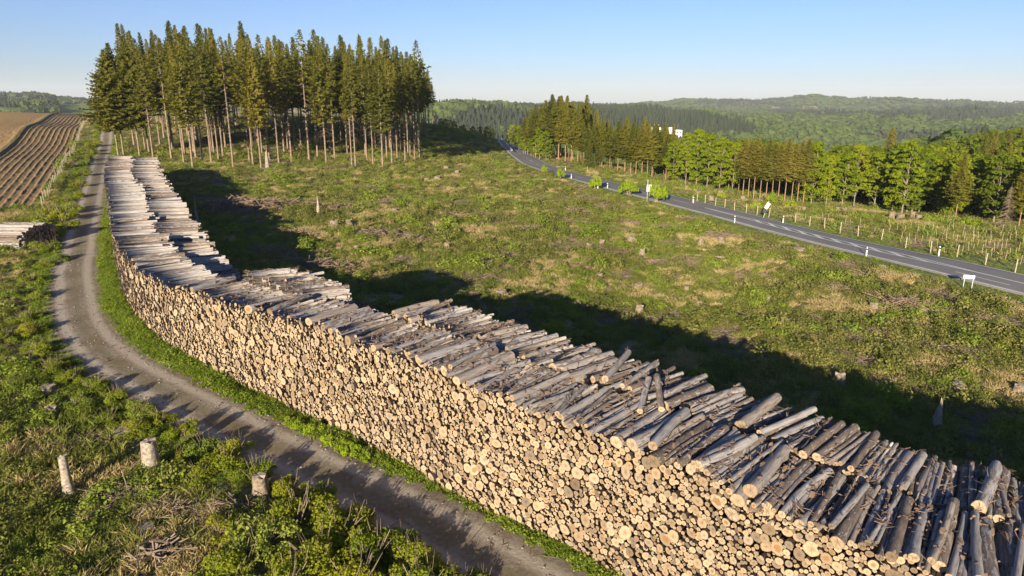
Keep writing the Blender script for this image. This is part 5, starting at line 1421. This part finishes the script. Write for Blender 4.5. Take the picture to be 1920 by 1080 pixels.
# ------------------------------------------------------------------ ground cover (stuff)
TUFT = [tuft_mesh(1, 'grass', 70, .45, .32), tuft_mesh(2, 'grass', 60, .35, .30), tuft_mesh(3, 'drygrass', 55, .4, .28), clump_mesh(4, 'heath', 230, .55, .58, .04), clump_mesh(5, 'heath', 200, .45, .42, .036), clump_mesh(6, 'weed', 170, .45, .6, .05), sticks_mesh(7, 22, .7, .9, .012), sticks_mesh(8, 26, .7, .8, .014, 'twig')]
def cover_points():
    g = np.random.default_rng(5); P = []; idx = []; sc = []
    for (r0, r1, dens, s0) in [(12, 30, 9, .75), (30, 48, 6.5, .85), (48, 75, 4.4, .95), (75, 110, 2.8, 1.15), (110, 165, 1.5, 1.35), (165, 300, .32, 1.9)]:
        n = int(dens * (r1 ** 2 - r0 ** 2) / 2 * R(92))
        rr = np.sqrt(g.uniform(r0 ** 2, r1 ** 2, n)); a = g.uniform(R(-46), R(46), n); P.append(np.stack([rr * np.sin(a), rr * np.cos(a)], 1)); sc.append(np.full(n, s0))
    P = np.vstack(P); sc = np.concatenate(sc); x, y = P[:, 0], P[:, 1]
    d1, _ = dist_poly(x, y, RC[::4]); d2, _ = dist_poly(x, y, TC[::3]); d3, _ = dist_poly(x, y, PC[::4]); u, w = field_uv(x, y)
    keep = (d1 > ROAD_W / 2 + .35) & (d2 > TW / 2 + .15 + .25 * fbm(x / 1.2, y / 1.2, 3, 2)) & (d3 > 3.5) & ~((w > .5) & (u > -1.5) & (u < 200) & (w < 97))
    rr = np.hypot(x, y); keep &= ~((rr > 190) & (x > 60))
    keep &= ~((rr > 150) & (x < -40) & (g.random(len(x)) < .6))
    left = (x < 0) & (d2 < 40) & (y < 90) & (x < np.interp(y, [0, 20, 40, 60, 90], [20, 2, -20, -34, -50]))
    n = len(x); q = g.random(n)
    n1 = fbm(x / 9, y / 9, 91, 3); n2 = fbm(x / 3.5, y / 3.5, 93, 3); n3 = fbm(x / 2.5, y / 2.5, 95, 2)
    idx = np.where(n1 + (q - .5) * .35 > .50, 3 + (q * 97 % 1 > .5), np.where(q * 31 % 1 > .5, 0, 1))
    idx = np.where(n2 + (q * 13 % 1 - .5) * .3 > .63, 2, idx); idx = np.where((n3 > .62) & (q * 7 % 1 > .5), 5, idx)
    br = n2 < .36; idx = np.where(br & (q * 17 % 1 > .35), 6 + (q * 5 % 1 > .5), idx)
    idx = np.where(left & (idx == 3) & (q * 19 % 1 > .4), 0, idx)
    verge = ((d2 < TW / 2 + 2.0) | ((d1 < 6.6))) & (rr < 140)
    idx = np.where(verge, np.where(q * 23 % 1 > .35, 1, 5), idx)
    keep &= ~(br & (q > .75))
    sc = sc * g.uniform(.65, 1.25, n); sc = np.where(verge, sc * .62, sc); big_ = (idx >= 3) & (idx <= 5) & (q * 41 % 1 > .88) & ~verge; sc = np.where(big_, sc * 1.75, sc); sc = np.where(left & (rr < 45) & (idx < 3), sc * 1.35, sc)
    gsc = np.where((d1 < 6.6) & (rr > 60), .55, 1.0); sc = sc * gsc
    x, y, idx, sc = x[keep], y[keep], idx[keep], sc[keep]; n = len(x)
    return np.stack([x, y, ground_z(x, y)], 1), idx, sc, g
P, idx, sc, g2 = cover_points()
print('cover', len(P))
n = len(P)
rot = np.stack([g2.normal(0, .08, n), g2.normal(0, .08, n), g2.uniform(0, 6.28, n)], 1)
S3 = np.stack([sc, sc, sc * g2.uniform(.7, 1.15, n)], 1)
for nm, ks, lb_ in (('grass', (0, 1, 2), 'rough tufts of green and dry grass over the clearing and verges'), ('low_shrubs', (3, 4, 5), 'low green heath plants and weeds covering the clearing'), ('dead_twigs', (6, 7), 'brown dead twigs littering the felled ground')):
    m = np.isin(idx, ks)
    scatter(nm, [TUFT[k_] for k_ in ks], P[m], rot[m], S3[m], idx[m] - ks[0], lb_, nm.replace('_', ' '))

# verge strip between track and pile: lush
def verge_points():
    g = np.random.default_rng(15); out = []
    for i in range(len(TC)):
        t = TC[i]; dist = np.hypot(*t)
        if dist > 110: continue
    n = 15000; k_ = g.integers(0, len(PFR), n); off = -g.uniform(.0, 1, n) * (.9 + 2.2 * fbm(PS[k_] / 2.5, PS[k_] * 0, 19, 3))
    P = PFR[k_] + PN[k_] * off[:, None] + g.normal(0, .2, (n, 2)); d2, _ = dist_poly(P[:, 0], P[:, 1], TC[::2]); P = P[d2 > TW / 2 + .1]
    n = 9000; k_ = g.integers(0, len(TC), n); nn = normals(TC)[k_]; sd = np.where(g.random(n) < .5, 1, -1); Q = TC[k_] + nn * (sd * (TW / 2 + np.abs(g.normal(0, .5, n)) - .05 - .5 * fbm(k_ * .12, sd * 5., 29, 3) * g.random(n)))[:, None]
    d3, _ = dist_poly(Q[:, 0], Q[:, 1], PC[::3]); Q = Q[d3 > 3.2]
    return np.vstack([P, Q]), g
P, g2 = verge_points(); n = len(P)
VT = [tuft_mesh(11, 'verge', 60, .30, .22), tuft_mesh(12, 'verge', 50, .22, .22, .022), clump_mesh(13, 'weed', 110, .3, .3, .04)]
s_ = g2.uniform(.5, 1.1, n) * (.55 + 1.1 * fbm(P[:, 0] / 1.6, P[:, 1] / 1.6, 27, 2))
scatter('verge_grass', VT, np.stack([P[:, 0], P[:, 1], ground_z(P[:, 0], P[:, 1])], 1), np.stack([g2.normal(0, .08, n), g2.normal(0, .08, n), g2.uniform(0, 6.28, n)], 1), np.stack([s_, s_, s_], 1), np.where(g2.random(n) < .3, 2, np.where(g2.random(n) < .5, 0, 1)), 'lush green grass strip between the gravel track and the log pile', 'grass')

# ------------------------------------------------------------------ far woods (stuff)
def far_conifer():
    g = np.random.default_rng(3); V = []; Fq = []
    n = 7
    for k_, (z0, z1, r0) in enumerate([(.12, .55, .17), (.35, .8, .13), (.6, 1.0, .08)]):
        b = len(V)
        for j in range(n):
            a = j * 6.283 / n + k_; V.append((r0 * math.cos(a) * g.uniform(.75, 1.2), r0 * math.sin(a) * g.uniform(.75, 1.2), z0 + g.uniform(-.03, .03)))
        V.append((0, 0, z1)); Fq += [(b + j, b + (j + 1) % n, b + n) for j in range(n)]
    b = len(V); V += [(.02, 0, -.2), (-.01, .017, -.2), (-.01, -.017, -.2), (0, 0, .9)]; Fq += [(b, b + 1, b + 3), (b + 1, b + 2, b + 3), (b + 2, b, b + 3)]
    return mesh_np('far_conifer', V, [np.array(Fq)], [M['farcon']])
def far_round(seed):
    g = np.random.default_rng(seed); n = 46
    d = unit(g.normal(0, 1, (n, 3))); d[:, 2] = np.abs(d[:, 2]) * 1.0 - .15; p = d * [.30, .30, .38] * g.uniform(.8, 1.1, (n, 1)) + [0, 0, .52]
    nn = unit(d + g.normal(0, .4, (n, 3))); a = unit(np.cross(nn, g.normal(0, 1, (n, 3)))); b = np.cross(nn, a)
    return quad_soup('far_broadleaf', p, a * .17, b * .15, M['fardec'])
def far_woods():
    g = np.random.default_rng(21); P = []; SC = []
    for (r0, r1, spc, h) in [(340, 700, 8.5, 15), (700, 1300, 9.5, 17), (1300, 2000, 11.5, 14), (2000, 2900, 15, 13), (2900, 3900, 20, 13)]:
        n = int((r1 ** 2 - r0 ** 2) / 2 * R(56) / (spc * spc * .8)); rr = np.sqrt(g.uniform(r0 ** 2, r1 ** 2, n)); a = g.uniform(R(-9), R(47), n)
        P.append(np.stack([rr, a], 1)); SC.append(np.full(n, h) * g.uniform(.75, 1.2, n))
    P = np.vstack(P); SC = np.concatenate(SC); rr, a = P.T; keep = np.ones(len(P), bool)
    px = 960 + 1327 * np.tan(a)
    keep &= ~((rr < 520) & (px > 1215) & (px < 1290) & (rr > 430))
    keep &= ~((rr < 400) & (px < 1010))
    for (cx, w, cr, dr) in ((1610, .052, 2090, 60), (1490, .03, 3050, 120), (1345, .010, 1900, 60)): keep &= ~((np.abs(a - math.atan2(cx - 960, 1327)) < w) & (np.abs(rr - cr) < dr))
    x = rr * np.sin(a); y = rr * np.cos(a)
    # left: wooded hill top, dark belts, trees of the village
    L = []
    def blk(px0, px1, r0, r1, n, h):
        q = g.uniform(size=(n, 2)); pxx = px0 + (px1 - px0) * q[:, 0]; r_ = r0 + (r1 - r0) * q[:, 1]; aa = np.arctan2(pxx - 960, 1327); L.append(np.stack([r_ * np.sin(aa), r_ * np.cos(aa), np.full(n, h) * g.uniform(.8, 1.15, n), np.zeros(n)], 1))
    blk(-250, 99, 2130, 2400, 1500, 21); blk(25, 60, 1980, 2040, 130, 17); blk(-250, 70, 1330, 1500, 420, 13); blk(40, 110, 1180, 1330, 160, 12); blk(-60, 60, 1050, 1200, 130, 10); blk(60, 180, 1760, 2050, 360, 12); blk(95, 200, 2050, 2500, 450, 16)
    L = np.vstack(L)
    kind = fbm(x / 260, y / 260, 55, 4) + g.normal(0, .025, len(x)); con = (kind > .49)
    X = np.concatenate([x[keep], L[:, 0]]); Y = np.concatenate([y[keep], L[:, 1]]); S = np.concatenate([SC[keep], L[:, 2]]); con = np.concatenate([con[keep], g.random(len(L)) < .8])
    n = len(X); ix = np.where(con, 0, 1 + g.integers(0, 2, n)); wid = np.where(con, 1.35, 1.1) * S * np.interp(np.hypot(X, Y), [1300, 1400, 2400, 3400], [1, 1.25, 1.6, 1.9])
    Z = ground_z(X, Y)
    print('far trees', n)
    scatter('distant_forest', [far_conifer(), far_round(1), far_round(2)], np.stack([X, Y, Z - .5], 1), np.stack([np.zeros(n), np.zeros(n), g.uniform(0, 6.28, n)], 1), np.stack([wid, wid, S], 1), ix, 'mixed dark and light green woods covering the distant hills', 'forest')
far_woods()

# ------------------------------------------------------------------ light, sky, air
SUN_EL, SUN_AZ = 13.5, 16.5            # shadows run towards azimuth 16.5 deg right of the view
w = bpy.data.worlds.new('World'); scene.world = w; w.use_nodes = True
nt = w.node_tree; bg = nt.nodes['Background']
sky = nt.nodes.new('ShaderNodeTexSky'); sky.sky_type = 'NISHITA'; sky.sun_disc = False
sky.sun_elevation = R(SUN_EL); sky.sun_rotation = R(180 + SUN_AZ); sky.air_density = 1.0; sky.dust_density = .25; sky.ozone_density = 2.6; sky.altitude = 600
tnt = mix(nt, 1.0, sky.outputs[0], (.80, .84, 1.08), 'MULTIPLY'); tcg = nd(nt, 'ShaderNodeTexCoord'); sxz = nd(nt, 'ShaderNodeSeparateXYZ'); nt.links.new(tcg.outputs['Generated'], sxz.inputs[0]); tnt = mix(nt, 1.0, tnt, ramp(nt, sxz.outputs[2], [(0, (.70, .74, .83)), (.10, (.78, .84, .93)), (.3, (.88, .95, 1.0))]), 'MULTIPLY'); nt.links.new(tnt, bg.inputs[0]); bg.inputs[1].default_value = .056
sd = bpy.data.lights.new('sun', 'SUN'); sd.energy = 5.0; sd.angle = R(.53); sd.color = (1, .84, .63)
so = bpy.data.objects.new('sun', sd); COL.objects.link(so)
dirv = Vector((math.sin(R(SUN_AZ)) * math.cos(R(SUN_EL)), math.cos(R(SUN_AZ)) * math.cos(R(SUN_EL)), -math.sin(R(SUN_EL))))
so.rotation_euler = dirv.to_track_quat('-Z', 'Y').to_euler(); so.location = (-30, -60, 60)
# air
mb = MB(); mb.box((0, 0, 30), (9500, 9500, 170)); me = mb.mesh('haze', M['white'])
hm, nt, out = new_mat('air'); pv = nd(nt, 'ShaderNodeVolumePrincipled'); pv.inputs['Color'].default_value = (.82, .90, 1, 1); pv.inputs['Density'].default_value = .00008; pv.inputs['Anisotropy'].default_value = 0
nt.links.new(pv.outputs[0], out.inputs['Volume']); me.materials.clear(); me.materials.append(hm)
set_tag(link('haze', me), kind='stuff')

scene.view_settings.view_transform = 'Standard'; scene.view_settings.look = 'None'; scene.view_settings.gamma = 1; scene.view_settings.exposure = 1.42
scene.cycles.use_denoising = True
scene.cycles.max_bounces = 6; scene.cycles.diffuse_bounces = 3; scene.cycles.transmission_bounces = 3; scene.cycles.volume_bounces = 0
scene.cycles.use_adaptive_sampling = True
